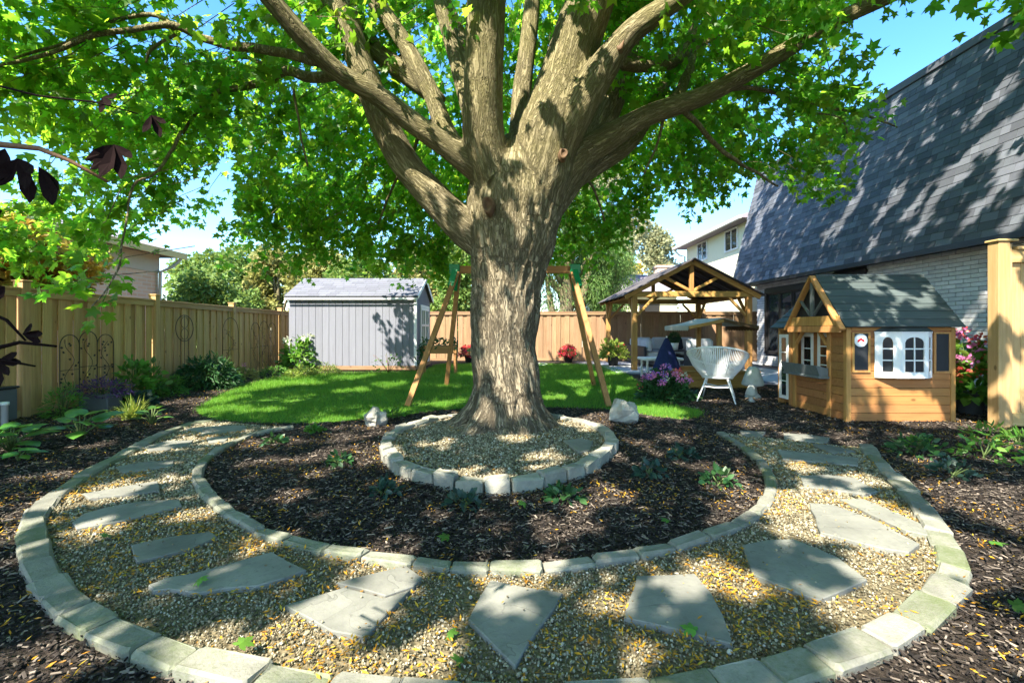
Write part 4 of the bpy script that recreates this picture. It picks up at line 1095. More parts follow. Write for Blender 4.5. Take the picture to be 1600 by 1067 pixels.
# ------------------------------------------------------------------ white cord chair
CHX, CHY = 3.60, 7.98
ch = thing('garden_chair', 'round white cord garden chair on slim legs, seen from behind beside the sandbox', 'chair', (CHX, CHY, 0), R(-28))
NR = 46
def rim(t):   # t = 0 front (+y), pi = back
    r_ = .475; b = (1 - math.cos(t)) / 2
    return Vector((math.sin(t) * r_ * 1.03, math.cos(t) * r_ * .86 - .06 * b, .60 + .36 * b ** .8))
def base(t):
    return Vector((math.sin(t) * .245, math.cos(t) * .245 + .02, .405 + .02 * (1 - math.cos(t)) / 2))
ang = [2 * math.pi * i / NR for i in range(NR)]
MB().tube([rim(t) for t in ang + [0]], .016, 8, False).build('rim', M['white_plastic'], ch, True, True)
MB().tube([base(t) for t in ang + [0]], .014, 8, False).build('seat_ring', M['white_plastic'], ch, True, True)
cd = MB()
for i in range(NR * 2):
    t = 2 * math.pi * i / (NR * 2); a, b = rim(t), base(t)
    m_ = a.lerp(b, .5) + Vector((math.sin(t), math.cos(t), 0)) * .035
    cd.tube([a, m_, b], [.0125, .012, .009] if math.cos(t) < -.88 else [.0062] * 3, 5, False)
cd.build('cord', M['white_plastic'], ch, True, True, kind='stuff')
st = MB()
for i in range(30):
    x = -.235 + .47 * i / 29; h_ = math.sqrt(max(0, .245 ** 2 - x * x))
    if h_ > .02: st.tube([(x, -h_ + .02, .418), (x, .02, .392), (x, h_ + .02, .405)], .0085, 5)
st.build('seat', M['white_plastic'], ch, True, True)
for (tx, ty, fx, fy) in ((-.17, -.15, -.30, -.33), (.17, -.15, .30, -.33), (-.17, .19, -.27, .36), (.17, .19, .27, .36)):
    MB().tube([(tx, ty, .40), (fx, fy, .012)], [.015, .012], 8).build('leg', M['white_plastic'], ch, True, True)
MB().tube([(-.215, -.21, .27), (0, -.12, .245), (.215, -.21, .27)], .010, 7).tube([(-.205, .25, .27), (0, .14, .245), (.205, .25, .27)], .010, 7).tube([(-.215, -.21, .27), (-.12, .02, .245), (-.205, .25, .27)], .010, 7).tube([(.215, -.21, .27), (.12, .02, .245), (.205, .25, .27)], .010, 7).build('stretcher', M['white_plastic'], ch, True, True)

# ------------------------------------------------------------------ stone mushroom ornaments and boulders
def mushroom(x, y, sc, label):
    g = thing('garden_ornament', label, 'ornament', (x, y, 0), 0, 'stone mushroom ornaments')
    MB().lathe([(.14 * sc, 0), (.135 * sc, .03 * sc), (.075 * sc, .09 * sc), (.065 * sc, .18 * sc), (.08 * sc, .235 * sc), (0, .235 * sc)], (0, 0, .0), 16).build('stem', M['statue'], g, True, True)
    MB().lathe([(.02 * sc, .22 * sc), (.13 * sc, .215 * sc), (.185 * sc, .235 * sc), (.19 * sc, .27 * sc), (.16 * sc, .36 * sc), (.125 * sc, .46 * sc), (.10 * sc, .53 * sc), (.06 * sc, .57 * sc), (0, .58 * sc)], (0, 0, 0), 18).build('cap', M['statue'], g, True, True)
mushroom(4.42, 8.35, 1.0, 'tall grey stone mushroom ornament beside the white chair')
mushroom(4.14, 7.88, .50, 'small grey stone mushroom ornament in front of the taller one')
def boulder(px_, py_, w, h_, d_, seed, label):
    p = G(px_, py_); b = MB().blob((0, 0, h_ * .42), (w / 2, d_ / 2, h_ * .6), 14, 10, .5, seed)
    b.v = [(x + .10 * (z / h_) * w * math.sin(seed), y, max(z, -.01)) for x, y, z in b.v]
    o = b.build('boulder', M['boulder'], None, False); o.location = (p.x, p.y + d_ * .4, 0); tag(o, label, 'boulder', 'pale boulders on the mulch')
boulder(583, 668, .29, .21, .25, 2, 'small pale boulder left of the tree ring')
boulder(980, 663, .40, .30, .30, 5, 'larger pointed pale boulder right of the tree ring')

# ------------------------------------------------------------------ playhouse
ph = thing('playhouse', 'wooden cottage playhouse with dark plank roof, white bay window and grey flower box', 'playhouse', (4.54, 6.17, 0), R(-1.2))
PW, PD, PZ = 1.425, 1.62, 1.27
rh = .1135
def plank_wall_front():
    for k in range(11):
        z0_ = .01 + k * rh
        MB().box(.002, PW, .0, .022, z0_, z0_ + rh - .005, .003).build('plank', M['play'], ph, local=True)
plank_wall_front()
for k in range(11):                                     # left side wall, planks either side of the porch opening
    z0_ = .01 + k * rh; z1_ = z0_ + rh - .005
    MB().box(0, .022, .026, .34, z0_, z1_, .003).build('plank', M['play'], ph, local=True)
    if z1_ < .60: MB().box(0, .022, .342, 1.24, z0_, z1_, .003).build('plank', M['play'], ph, local=True)
    MB().box(PW - .022, PW, .026, PD, z0_, z1_, .003).build('plank', M['play'], ph, local=True)
MB().box(.024, PW - .024, PD - .022, PD, .01, PZ).build('back_wall', M['play'], ph, local=True)
for (a, b, c, d) in ((-.014, .05, -.014, .05), (PW - .05, PW + .012, -.014, .05), (-.014, .05, PD - .05, PD + .012)):
    MB().box(a, b, c, d, 0, PZ + .01, .004).build('corner_post', M['play_v'], ph, local=True)
MB().box(.052, PW - .052, -.016, .002, PZ - .035, PZ + .03, .003).build('top_trim', M['play'], ph, local=True)
MB().box(-.016, .002, .052, PD - .052, PZ - .03, PZ + .03, .003).build('top_trim', M['play_v'], ph, local=True)
for y in (.31, 1.13, 1.24): MB().box(-.02, .03, y, y + .075, 0 if y > 1 else .0, PZ - .032, .004).build('porch_post', M['play_v'], ph, local=True)
MB().beam((-.005, .39, 1.03), (-.005, .56, 1.22), .04, .05, (1, 0, 0)).build('porch_brace', M['play_v'], ph, local=True)
MB().beam((-.005, 1.12, 1.03), (-.005, .95, 1.22), .04, .05, (1, 0, 0)).build('porch_brace', M['play_v'], ph, local=True)
# inner wall of the porch with two white window leaves
MB().box(.125, .14, .05, 1.55, .0, 1.24).build('inner_wall', M['play'], ph, local=True)
MB().box(.145, PW - .03, .03, PD - .03, .30, .315).build('floor_board', M['play'], ph, local=True)
def paned(name, A, B, z0, z1, rows, cols, parent, mat, pane, st=.035, th=.018, stile=None, arch=False):
    """a framed glazed panel on the upright plane from A to B (local x, y); panes are its sub-parts"""
    A = Vector((A[0], A[1], 0)); B = Vector((B[0], B[1], 0)); L = (B - A).length; d = (B - A) / L; nn = Vector((d.y, -d.x, 0))
    def bar(m, u0, u1, w0, w1, t=th, o=0):
        v = []
        for zz in (w0, w1):
            for k in (o, o - t):
                for u in (u0, u1): v.append(A + d * u + nn * k + Vector((0, 0, zz)))
        m.add(v, [(0, 2, 3, 1), (4, 5, 7, 6), (0, 1, 5, 4), (2, 6, 7, 3), (0, 4, 6, 2), (1, 3, 7, 5)])
    s0 = stile or st; f = MB()
    bar(f, 0, s0, z0, z1); bar(f, L - s0, L, z0, z1); bar(f, s0, L - s0, z0, z0 + st); bar(f, s0, L - s0, z1 - st, z1)
    iw = (L - 2 * s0) / cols; ih = (z1 - z0 - 2 * st) / rows; mt = .016
    for c in range(1, cols): bar(f, s0 + c * iw - mt / 2, s0 + c * iw + mt / 2, z0 + st, z1 - st, th * .8, -.001)
    for r_ in range(1, rows): bar(f, s0, L - s0, z0 + st + r_ * ih - mt / 2, z0 + st + r_ * ih + mt / 2, th * .7, -.002)
    if arch:
        rx = (L - 2 * s0) / 2; mid = L / 2; NA = 14
        az_ = lambda u: z1 - st - .075 * (1 - math.sqrt(max(0, 1 - ((u - mid) / rx) ** 2)))
        for k in range(NA):
            ua, ub = s0 + 2 * rx * k / NA, s0 + 2 * rx * (k + 1) / NA
            v = [A + d * ua + nn * -.002 + Vector((0, 0, az_(ua))), A + d * ub + nn * -.002 + Vector((0, 0, az_(ub))), A + d * ub + nn * -.002 + Vector((0, 0, z1 - st)), A + d * ua + nn * -.002 + Vector((0, 0, z1 - st))]
            f.add(v + [p - nn * .008 for p in v], [(0, 1, 2, 3), (7, 6, 5, 4), (0, 4, 5, 1)])
    fo = f.build(name, mat, parent, local=True)
    for c in range(cols):
        for r_ in range(rows):
            g_ = MB(); bar(g_, s0 + c * iw + mt / 2, s0 + (c + 1) * iw - mt / 2, z0 + st + r_ * ih + mt / 2, z0 + st + (r_ + 1) * ih - mt / 2, .004, -.008)
            g_.build('pane', pane, fo, local=True)
    return fo
paned('window_leaf', (.117, 1.20), (.117, .90), .52, 1.20, 3, 1, ph, M['white'], M['glass_dark'], .06)
paned('window_leaf', (.117, .80), (.117, .48), .52, 1.20, 4, 1, ph, M['white'], M['glass_dark'], .06)
paned('door', (-.022, 1.585), (-.022, 1.325), .10, 1.17, 4, 1, ph, M['white'], M['glass_dark'], .055)
# bay window on the front
bay = MB()
bay_pts = [(.36, -.018), (.62, -.13), (.97, -.13), (1.12, -.018)]
bay.prism(bay_pts, .605, .63, 0).prism([(.35, -.016), (.615, -.145), (.975, -.145), (1.13, -.016)], 1.205, 1.222)
bwo = bay.build('bay_window', M['white'], ph, local=True)
for (i, rows, cols, ar, stl) in ((0, 3, 1, True, .085), (1, 3, 2, True, .05), (2, 3, 1, False, .045)):
    paned('bay_panel', bay_pts[i], bay_pts[i + 1], .631, 1.204, rows, cols, ph, M['white'], M['glass_dark'], .055, stile=stl, arch=ar)
br_ = MB().add([(.34, -.016, 1.224), (.61, -.155, 1.224), (.98, -.155, 1.224), (1.14, -.016, 1.224), (.46, -.016, 1.285), (.64, -.05, 1.285), (.95, -.05, 1.285), (1.05, -.016, 1.285)],
    [(0, 1, 5, 4), (1, 2, 6, 5), (2, 3, 7, 6), (4, 5, 6, 7), (3, 2, 1, 0), (0, 4, 7, 3)]).build('bay_roof', M['play_roof'], ph, local=True)
# left a chalkboard, right a dark opening painted as a black board, with trim
def dark_board(x0, x1, z0, z1):
    b_ = MB().box(x0, x1, -.012, -.001, z0, z1).build('chalkboard_or_opening', M['black'], ph, local=True)
    t_ = MB(); w_ = .03
    t_.box(x0 - w_, x0, -.02, -.001, z0 - w_, z1 + w_ * .6, .002); t_.box(x1, x1 + w_, -.02, -.001, z0 - w_, z1 + w_ * .6, .002)
    t_.box(x0, x1, -.02, -.001, z0 - w_, z0, .002); t_.box(x0, x1, -.02, -.001, z1, z1 + w_ * .6, .002)
    t_.build('board_trim', M['play_v'], ph, local=True)
    return b_
cb = dark_board(.092, .275, .70, 1.195); dark_board(1.175, 1.345, .69, 1.195)
em = MB(); k = 28
em.add([(.175, -.019, 1.105)] + [(.175 + .088 * math.cos(2 * math.pi * i / k), -.019, 1.105 + .088 * math.sin(2 * math.pi * i / k)) for i in range(k)] + [(.175 + .088 * math.cos(2 * math.pi * i / k), -.0122, 1.105 + .088 * math.sin(2 * math.pi * i / k)) for i in range(k)],
       [(0, 1 + (i + 1) % k, 1 + i)[::-1] for i in range(k)] + [(1 + i, 1 + (i + 1) % k, 1 + k + (i + 1) % k, 1 + k + i) for i in range(k)])
emo = em.build('emblem', M['white_plastic'], cb, local=True)
M['red_print'] = m_plain('red_print', (0.62, 0.02, 0.035), 0.5, 0.05, 6, 0)
MB().add([(.130, -.0215, 1.075), (.130, -.0215, 1.108), (.175, -.0215, 1.140), (.220, -.0215, 1.108), (.220, -.0215, 1.075), (.175, -.0215, 1.107), (.130, -.0195, 1.075), (.130, -.0195, 1.108), (.175, -.0195, 1.140), (.220, -.0195, 1.108), (.220, -.0195, 1.075), (.175, -.0195, 1.107)],
     [(0, 5, 2, 1), (5, 4, 3, 2), (0, 1, 7, 6), (1, 2, 8, 7), (2, 3, 9, 8), (3, 4, 10, 9), (4, 5, 11, 10), (5, 0, 6, 11)]).build('chevron', M['red_print'], cb, local=True)
# flower box
fbx = MB()
A0 = [(-.03, .70), (-.20, .735), (-.15, .585), (-.03, .585)]
v = [(x, .33, z) for x, z in A0] + [(x, 1.22, z) for x, z in A0] + [(-.045, .35, .70), (-.185, .35, .725), (-.045, 1.20, .70), (-.185, 1.20, .725), (-.14, .35, .61), (-.045, .35, .61), (-.14, 1.20, .61), (-.045, 1.20, .61)]
fbx.add(v, [(1, 2, 6, 5), (2, 3, 7, 6), (0, 4, 7, 3), (0, 3, 2, 1), (4, 5, 6, 7), (1, 5, 11, 9), (9, 11, 14, 12), (12, 14, 15, 13), (13, 15, 10, 8), (0, 8, 10, 4), (0, 1, 9, 8), (4, 10, 11, 5), (8, 9, 12, 13), (10, 15, 14, 11)])
fbx.build('flower_box', M['play_grey'], ph, local=True)
MB().box(-.17, -.01, .32, 1.23, .545, .583, .008).build('box_shelf', M['play_grey'], ph, local=True)
# roof: front and back slopes of overlapping boards, porch gable to the left
RY, RZ = .53, 2.03
ya, za = -.10, PZ + .01
NB = 7
for k in range(NB):
    for s_ in (0, 1):
        t0, t1 = k / NB, (k + 1) / NB + .012
        y0_, z0_ = ya + (RY - ya) * t0, za + (RZ - za) * t0; y1_, z1_ = ya + (RY - ya) * t1, za + (RZ - za) * t1
        ln = math.hypot(RY - ya, RZ - za); ny, nz_ = -(RZ - za) / ln, (RY - ya) / ln
        pr = [(y0_ + ny * .004, z0_ + nz_ * .004), (y0_ + ny * .022, z0_ + nz_ * .022), (y1_ + ny * .012, z1_ + nz_ * .012), (y1_ - ny * .004, z1_ - nz_ * .004)]
        if s_: pr = [(2 * RY - a, b) for a, b in pr]
        xl = .02 - .11
        v = [(xl, a, b) for a, b in pr] + [(PW + .05, a, b) for a, b in pr]
        MB().add(v, [(0, 1, 2, 3), (7, 6, 5, 4), (0, 4, 5, 1), (1, 5, 6, 2), (2, 6, 7, 3), (3, 7, 4, 0)]).build('roof_board', M['play_roof'], ph, local=True)
MB().box(-.09, PW + .052, RY - .02, RY + .02, RZ + .0, RZ + .03, .006).build('ridge_cap', M['play_roof'], ph, local=True)
for k in range(6):                                      # lower roof over the door behind the porch gable
    t0, t1 = k / 6, (k + 1) / 6 + .012
    x0_, z0_ = -.10 + .60 * t0, PZ + .0 + .55 * t0; x1_, z1_ = -.10 + .60 * t1, PZ + .0 + .55 * t1
    v = [(x0_, .95, z0_), (x0_ - .01, .95, z0_ + .02), (x1_, .95, z1_ + .012), (x1_, .95, z1_ - .004)]
    MB().add(v + [(a, PD + .08, c) for a, b, c in v], [(0, 1, 2, 3), (7, 6, 5, 4), (0, 4, 5, 1), (1, 5, 6, 2), (2, 6, 7, 3), (3, 7, 4, 0)]).build('roof_board', M['play_roof'], ph, local=True)
GX = -.135
MB().add([(GX + .05, -.02, PZ + .02), (GX + .05, 1.08, PZ + .02), (GX + .05, RY, RZ - .03), (GX + .07, -.02, PZ + .02), (GX + .07, 1.08, PZ + .02), (GX + .07, RY, RZ - .03)], [(0, 1, 2), (5, 4, 3), (0, 3, 4, 1), (1, 4, 5, 2), (2, 5, 3, 0)]).build('gable_back', M['black'], ph, local=True)
gt = MB().beam((GX, -.11, PZ - .02), (GX, RY, RZ + .0), .035, .085, (1, 0, 0)); gt.build('gable_rafter', M['play_v'], ph, local=True)
MB().beam((GX, 1.17, PZ - .02), (GX, RY, RZ + .0), .035, .085, (1, 0, 0)).build('gable_rafter', M['play_v'], ph, local=True)
MB().box(GX - .012, GX + .024, -.03, 1.09, PZ + .035, PZ + .17, .004).build('gable_beam', M['play_v'], ph, local=True)
MB().box(GX - .016, GX + .022, -.06, 1.12, PZ - .06, PZ + .03, .004).build('gable_beam', M['play_v'], ph, local=True)
MB().box(GX - .01, GX + .02, RY - .035, RY + .035, PZ + .172, RZ - .09, .003).build('gable_strut', M['play_grey'], ph, local=True)
for s_ in (-1, 1):
    MB().beam((GX + .003, RY + s_ * .04, PZ + .19), (GX + .003, RY + s_ * .27, PZ + .42), .022, .05, (1, 0, 0)).build('gable_strut', M['play_grey'], ph, local=True)

# ------------------------------------------------------------------ the maple
TX, TY = 0.02, 5.72
maple = thing('maple_tree', 'huge old maple with furrowed trunk and spreading limbs in the middle of the garden', 'tree', (TX, TY, 0))
def limb(pts):
    out = []
    for x, y, Y, w in pts:
        p = P(x, y, Y); out.append((p, w / 2 * Y / F))
    return out
trunk_l = [(Vector((TX - .02, TY, -.25)), .70), (Vector((TX - .05, TY, .0)), .58), (Vector((TX - .07, TY, .12)), .50), (Vector((TX - .09, TY, .32)), .435), (Vector((TX - .09, TY, .6)), .395)]
trunk_l += limb([(787, 545, 5.72, 96), (790, 480, 5.72, 102), (795, 420, 5.72, 113), (800, 370, 5.72, 130), (805, 320, 5.72, 148), (808, 282, 5.70, 140), (806, 245, 5.70, 96), (804, 215, 5.70, 40)])
L = [trunk_l,
 limb([(775, 400, 5.72, 60), (728, 358, 5.70, 74), (688, 318, 5.66, 66), (640, 265, 5.6, 62), (606, 207, 5.55, 60), (582, 150, 5.5, 57), (556, 80, 5.45, 55), (532, 0, 5.4, 56), (500, -90, 5.3, 50), (455, -200, 5.2, 42), (380, -330, 5.0, 30), (320, -450, 4.9, 20)]),
 limb([(790, 300, 5.6, 70), (738, 258, 5.42, 62), (688, 222, 5.30, 52), (640, 188, 5.20, 50), (586, 147, 5.05, 48), (532, 116, 4.9, 45), (480, 66, 4.7, 45), (424, 0, 4.5, 46), (360, -80, 4.25, 42), (270, -180, 4.0, 36), (160, -300, 3.7, 26), (60, -430, 3.4, 18)]),
 limb([(735, 250, 5.5, 40), (700, 212, 5.46, 40), (670, 138, 5.5, 36), (622, 52, 5.6, 34), (586, 0, 5.7, 34), (540, -80, 5.8, 30), (470, -190, 6.0, 24), (420, -300, 6.1, 15)]),
 limb([(690, 160, 5.55, 30), (642, 122, 5.7, 40), (592, 84, 5.8, 38), (552, 40, 5.9, 36), (502, -10, 6.0, 34), (440, -80, 6.2, 30), (350, -160, 6.5, 22), (270, -220, 6.8, 14)]),
 limb([(785, 320, 5.55, 80), (757, 220, 5.30, 78), (756, 120, 5.1, 74), (760, 0, 4.95, 74), (765, -130, 4.8, 66), (750, -280, 4.6, 54), (720, -450, 4.4, 36), (700, -620, 4.2, 20)]),
 limb([(748, 230, 5.5, 30), (724, 140, 5.75, 28), (706, 70, 5.9, 26), (686, 0, 6.0, 26), (660, -100, 6.2, 24), (620, -220, 6.4, 16)]),
 limb([(735, 190, 5.6, 24), (716, 60, 6.2, 32), (690, 0, 6.4, 32), (655, -120, 6.7, 26), (610, -260, 7.0, 18)]),
 limb([(812, 280, 5.7, 50), (814, 160, 5.9, 36), (825, 70, 6.0, 32), (832, 0, 6.1, 30), (845, -140, 6.3, 26), (850, -280, 6.5, 18)]),
 limb([(826, 320, 5.62, 110), (853, 220, 5.45, 112), (880, 130, 5.35, 92), (905, 50, 5.25, 86), (926, -10, 5.15, 84), (950, -120, 5.0, 74), (985, -270, 4.8, 56), (1010, -440, 4.6, 36), (1030, -600, 4.4, 20)]),
 limb([(862, 260, 5.5, 70), (892, 195, 5.25, 74), (935, 118, 5.1, 70), (985, 52, 4.95, 54), (1060, -2, 4.8, 46), (1140, -60, 4.65, 44), (1260, -150, 4.4, 38), (1400, -260, 4.1, 28), (1540, -360, 3.8, 18)]),
 limb([(845, 330, 5.75, 90), (888, 258, 5.72, 86), (940, 222, 5.65, 66), (1010, 182, 5.55, 50), (1100, 150, 5.45, 46), (1200, 96, 5.3, 42), (1300, 36, 5.15, 38), (1390, -5, 5.0, 37), (1500, -60, 4.8, 34), (1640, -130, 4.55, 26), (1780, -200, 4.3, 16)]),
 limb([(850, 330, 5.85, 80), (905, 250, 6.0, 80), (950, 160, 6.25, 74), (975, 80, 6.5, 66), (990, 0, 6.7, 60), (1010, -100, 7.0, 50), (1030, -220, 7.3, 34), (1050, -340, 7.6, 20)]),
 limb([(880, 290, 5.95, 50), (925, 262, 6.1, 44), (985, 222, 6.3, 36), (1030, 150, 6.6, 26), (1060, 90, 6.8, 20), (1085, 40, 7.0, 16)]),
]
LSC = [1, .74, .68, .78, .76, .82, .90, .88, .86, .86, .70, .64, .66, .72]
L = [[(p, q * k) for p, q in l] for l, k in zip(L, LSC)]
# roots running out from the flare
rs = random.Random(3)
for k in range(9):
    a = k / 9 * 2 * math.pi + rs.uniform(-.2, .2)
    d = Vector((math.cos(a), math.sin(a), 0)) * (.80 if math.cos(a) > .2 else 1.05); b0 = Vector((TX - .06, TY, 0))
    L.append([(b0 + d * .26 + Vector((0, 0, .75)), .10), (b0 + d * .36 + Vector((0, 0, .36)), .13), (b0 + d * .50 + Vector((0, 0, .15)), .13), (b0 + d * .68 + Vector((0, 0, .03)), .10), (b0 + d * .88 + Vector((0, 0, -.08)), .06)])
def densify(l, n=5):
    out = []
    for i in range(len(l) - 1):
        p0, r0 = l[max(i - 1, 0)]; p1, r1 = l[i]; p2, r2 = l[i + 1]; p3, r3 = l[min(i + 2, len(l) - 1)]
        for k in range(n):
            t = k / n
            out.append((0.5 * ((2 * p1) + (p2 - p0) * t + (2 * p0 - 5 * p1 + 4 * p2 - p3) * t * t + (3 * p1 - p0 - 3 * p2 + p3) * t ** 3), r1 + (r2 - r1) * (t * t * (3 - 2 * t))))
    out.append(l[-1]); return out
tb = MB(); samples = []
for li, l in enumerate(L):
    dl = densify(l)
    for i, (p, r_) in enumerate(dl):                     # slight lumps along each limb
        dl[i] = (p, r_ * (1 + .05 * mnoise.noise(p * 1.9 + Vector((li, 0, 0)))))
    tb.tube([p for p, r_ in dl], [r_ for p, r_ in dl], 20)
    s_ = 0; u = None
    for i, (p, r_) in enumerate(dl):
        d = (dl[min(i + 1, len(dl) - 1)][0] - dl[max(i - 1, 0)][0]).normalized()
        if i: s_ += (p - dl[i - 1][0]).length
        u = (Vector((1, 0, 0)) if u is None else u); u = (u - d * u.dot(d)); u = u.normalized() if u.length > 1e-5 else d.orthogonal().normalized()
        samples.append((p, r_, d, u.copy(), d.cross(u), s_, li))
tmp = bpy.data.objects.new('tmp', tb.mesh('tmp')); COL.objects.link(tmp)
m1 = tmp.modifiers.new('r', 'REMESH'); m1.mode = 'VOXEL'; m1.voxel_size = 0.026
m2 = tmp.modifiers.new('s', 'SMOOTH'); m2.factor = .5; m2.iterations = 13
dg = bpy.context.evaluated_depsgraph_get()
tme = bpy.data.meshes.new_from_object(tmp.evaluated_get(dg)); bpy.data.objects.remove(tmp)
nv_ = len(tme.vertices); co = np.empty(nv_ * 3, np.float32); tme.vertices.foreach_get('co', co); co = co.reshape(-1, 3).astype(float)
SP = np.array([s[0][:] for s in samples]); SR_ = np.array([s[1] for s in samples]); SU = np.array([s[3][:] for s in samples]); SWv = np.array([s[4][:] for s in samples]); SS = np.array([s[5] for s in samples])
best = np.zeros(nv_, int); 
for a in range(0, nv_, 4000):
    dd = np.linalg.norm(co[a:a + 4000, None, :] - SP[None], axis=2) / (SR_[None] + .02)
    best[a:a + 4000] = dd.argmin(1)
rel = co - SP[best]
phi = np.arctan2((rel * SWv[best]).sum(1), (rel * SU[best]).sum(1)) + SS[best] * .22
D_ = np.array([s[2][:] for s in samples])[best]
sa = SS[best] + (rel * D_).sum(1)
rr_ = SR_[best]
bc = np.c_[np.cos(phi) * rr_, np.sin(phi) * rr_, sa * .16 + np.array([s[6] for s in samples])[best] * 1.7]
nrm = np.empty(nv_ * 3, np.float32); tme.vertices.foreach_get('normal', nrm); nrm = nrm.reshape(-1, 3)
disp = np.array([mnoise.noise(Vector(b) * 11.0) for b in bc]); d2 = np.array([mnoise.noise(Vector(c) * 2.6) for c in co])
amp = np.clip((rr_ - .10) / .35, 0.05, 1) * np.clip(1.5 - co[:, 2] * .22, .35, 1.2)
co2 = co + nrm * ((1 - np.abs(disp) * 2.2) * .034 * amp + d2 * .022 * amp)[:, None]
tme.vertices.foreach_set('co', (co2 - np.array([TX, TY, 0])).astype(np.float32).ravel())
at = tme.attributes.new('barkco', 'FLOAT_VECTOR', 'POINT'); at.data.foreach_set('vector', bc.astype(np.float32).ravel())
tme.materials.clear(); tme.update()
trunk = link('trunk', tme, M['bark'], maple, smooth=True)
# pruning scars: a rim of callus round a torn brown face
def scar(p, d, r_, name='branch_scar', stub=.05, ell=1.3):
    p = Vector(p); d = Vector(d).normalized()
    u = d.cross(Vector((1, 0, 0))).normalized(); w_ = u.cross(d)
    if abs(u.z) < abs(w_.z): u, w_ = w_, u
    m_ = MB(); v = []; n_ = 18
    prof = [(1.25, -.05), (1.15, .6 * stub), (.92, stub), (.66, stub * .62), (.30, stub * .45), (0, stub * .5)]
    for rr2, o_ in prof:
        for k_ in range(n_):
            t_ = 2 * math.pi * k_ / n_; q_ = 1 + .10 * math.sin(3 * t_ + rr2 * 4)
            v.append(p + d * o_ + (u * math.cos(t_) * ell + w_ * math.sin(t_)) * (r_ * rr2 * q_))
    m_.add(v, [(i * n_ + k_, i * n_ + (k_ + 1) % n_, (i + 1) * n_ + (k_ + 1) % n_, (i + 1) * n_ + k_) for i in range(len(prof) - 1) for k_ in range(n_)])
    return m_.build(name, M['scar'], maple, True)
scar(P(764, 322, 5.16), (-.12, -1, .0), .058, stub=.10, ell=1.5)
scar(P(880, 242, 5.09), (.05, -1, .1), .042, stub=.05)
scar(P(968, 62, 4.90), (-.35, -1, .15), .05, stub=.02, ell=2.2)

# smaller branches one can follow by eye
def branch(pts, mat='bark_o'):
    pp = densify([(P(x, y, Y), w / 2 * Y / F) for x, y, Y, w in pts], 4)
    pp = [(p + Vector([mnoise.noise(p * 3 + Vector((k * 9, 0, 0))) * .03 for k in range(3)]), r_) for p, r_ in pp]
    return MB().tube([p for p, r_ in pp], [r_ for p, r_ in pp], 7).build('branch', M[mat], maple, smooth=True)
BR = [[(500, 96, 4.8, 16), (440, 86, 4.8, 15), (380, 76, 4.8, 14), (320, 64, 4.8, 12), (270, 40, 4.7, 11), (215, 45, 4.6, 9), (130, 60, 4.6, 8), (60, 88, 4.5, 6), (-40, 110, 4.4, 4)],
      [(270, 45, 4.7, 8), (245, 25, 4.7, 7), (190, 30, 4.7, 6), (110, 62, 4.7, 5), (20, 92, 4.7, 4)],
      [(275, 55, 4.75, 5), (235, 75, 4.7, 5), (228, 98, 4.7, 3)],
      [(535, 112, 5.0, 18), (490, 122, 5.2, 17), (445, 112, 5.4, 15), (400, 134, 5.6, 12), (350, 142, 5.8, 9), (310, 170, 6, 6), (285, 210, 6.1, 4)],
      [(445, 112, 5.4, 7), (400, 95, 5.7, 6), (355, 92, 5.9, 5), (318, 120, 6.1, 3)],
      [(285, 205, 5.6, 5), (265, 240, 5.4, 5), (238, 275, 5.2, 4), (208, 290, 5.1, 4), (196, 350, 4.9, 3), (186, 410, 4.6, 3), (165, 450, 4.4, 2.5), (142, 476, 4.3, 2)],
      [(460, 140, 5.3, 4), (468, 200, 5.4, 3.5), (480, 260, 5.5, 3)],
      [(985, 98, 6.4, 12), (1050, 92, 6.6, 13), (1085, 80, 6.8, 10), (1120, 55, 7.0, 8), (1180, 25, 7.2, 5)],
      [(960, 98, 5.4, 20), (1000, 106, 5.6, 18), (1050, 102, 5.9, 15), (1080, 60, 6.2, 11), (1092, 10, 6.4, 8)],
      [(1030, 175, 5.6, 22), (1060, 145, 5.9, 17), (1080, 100, 6.2, 14), (1090, 60, 6.4, 10)],
      [(1068, 172, 5.5, 10), (1100, 205, 5.7, 8), (1130, 238, 5.9, 7), (1170, 262, 6.1, 5), (1215, 292, 6.3, 3)],
      [(1120, 142, 5.4, 8), (1180, 140, 5.5, 7), (1230, 150, 5.6, 6), (1290, 168, 5.7, 5), (1340, 178, 5.8, 4), (1400, 200, 5.9, 2.5)],
      [(1230, 150, 5.6, 4), (1255, 175, 5.6, 3), (1310, 185, 5.7, 2.5), (1325, 215, 5.8, 2)],
      [(940, 225, 5.7, 8), (905, 260, 6.2, 6), (930, 300, 6.5, 4), (945, 345, 6.8, 3)],
      [(1045, 160, 5.5, 6), (1025, 230, 5.7, 4), (1005, 270, 5.8, 3)],
      [(690, 180, 5.6, 8), (665, 200, 6.2, 7), (640, 245, 6.8, 5), (610, 300, 7.4, 4), (590, 350, 8, 3)],
      [(650, 80, 6, 10), (620, 95, 6.3, 8), (575, 120, 6.8, 6), (545, 170, 7.2, 4)]]
for b in BR: branch(b)

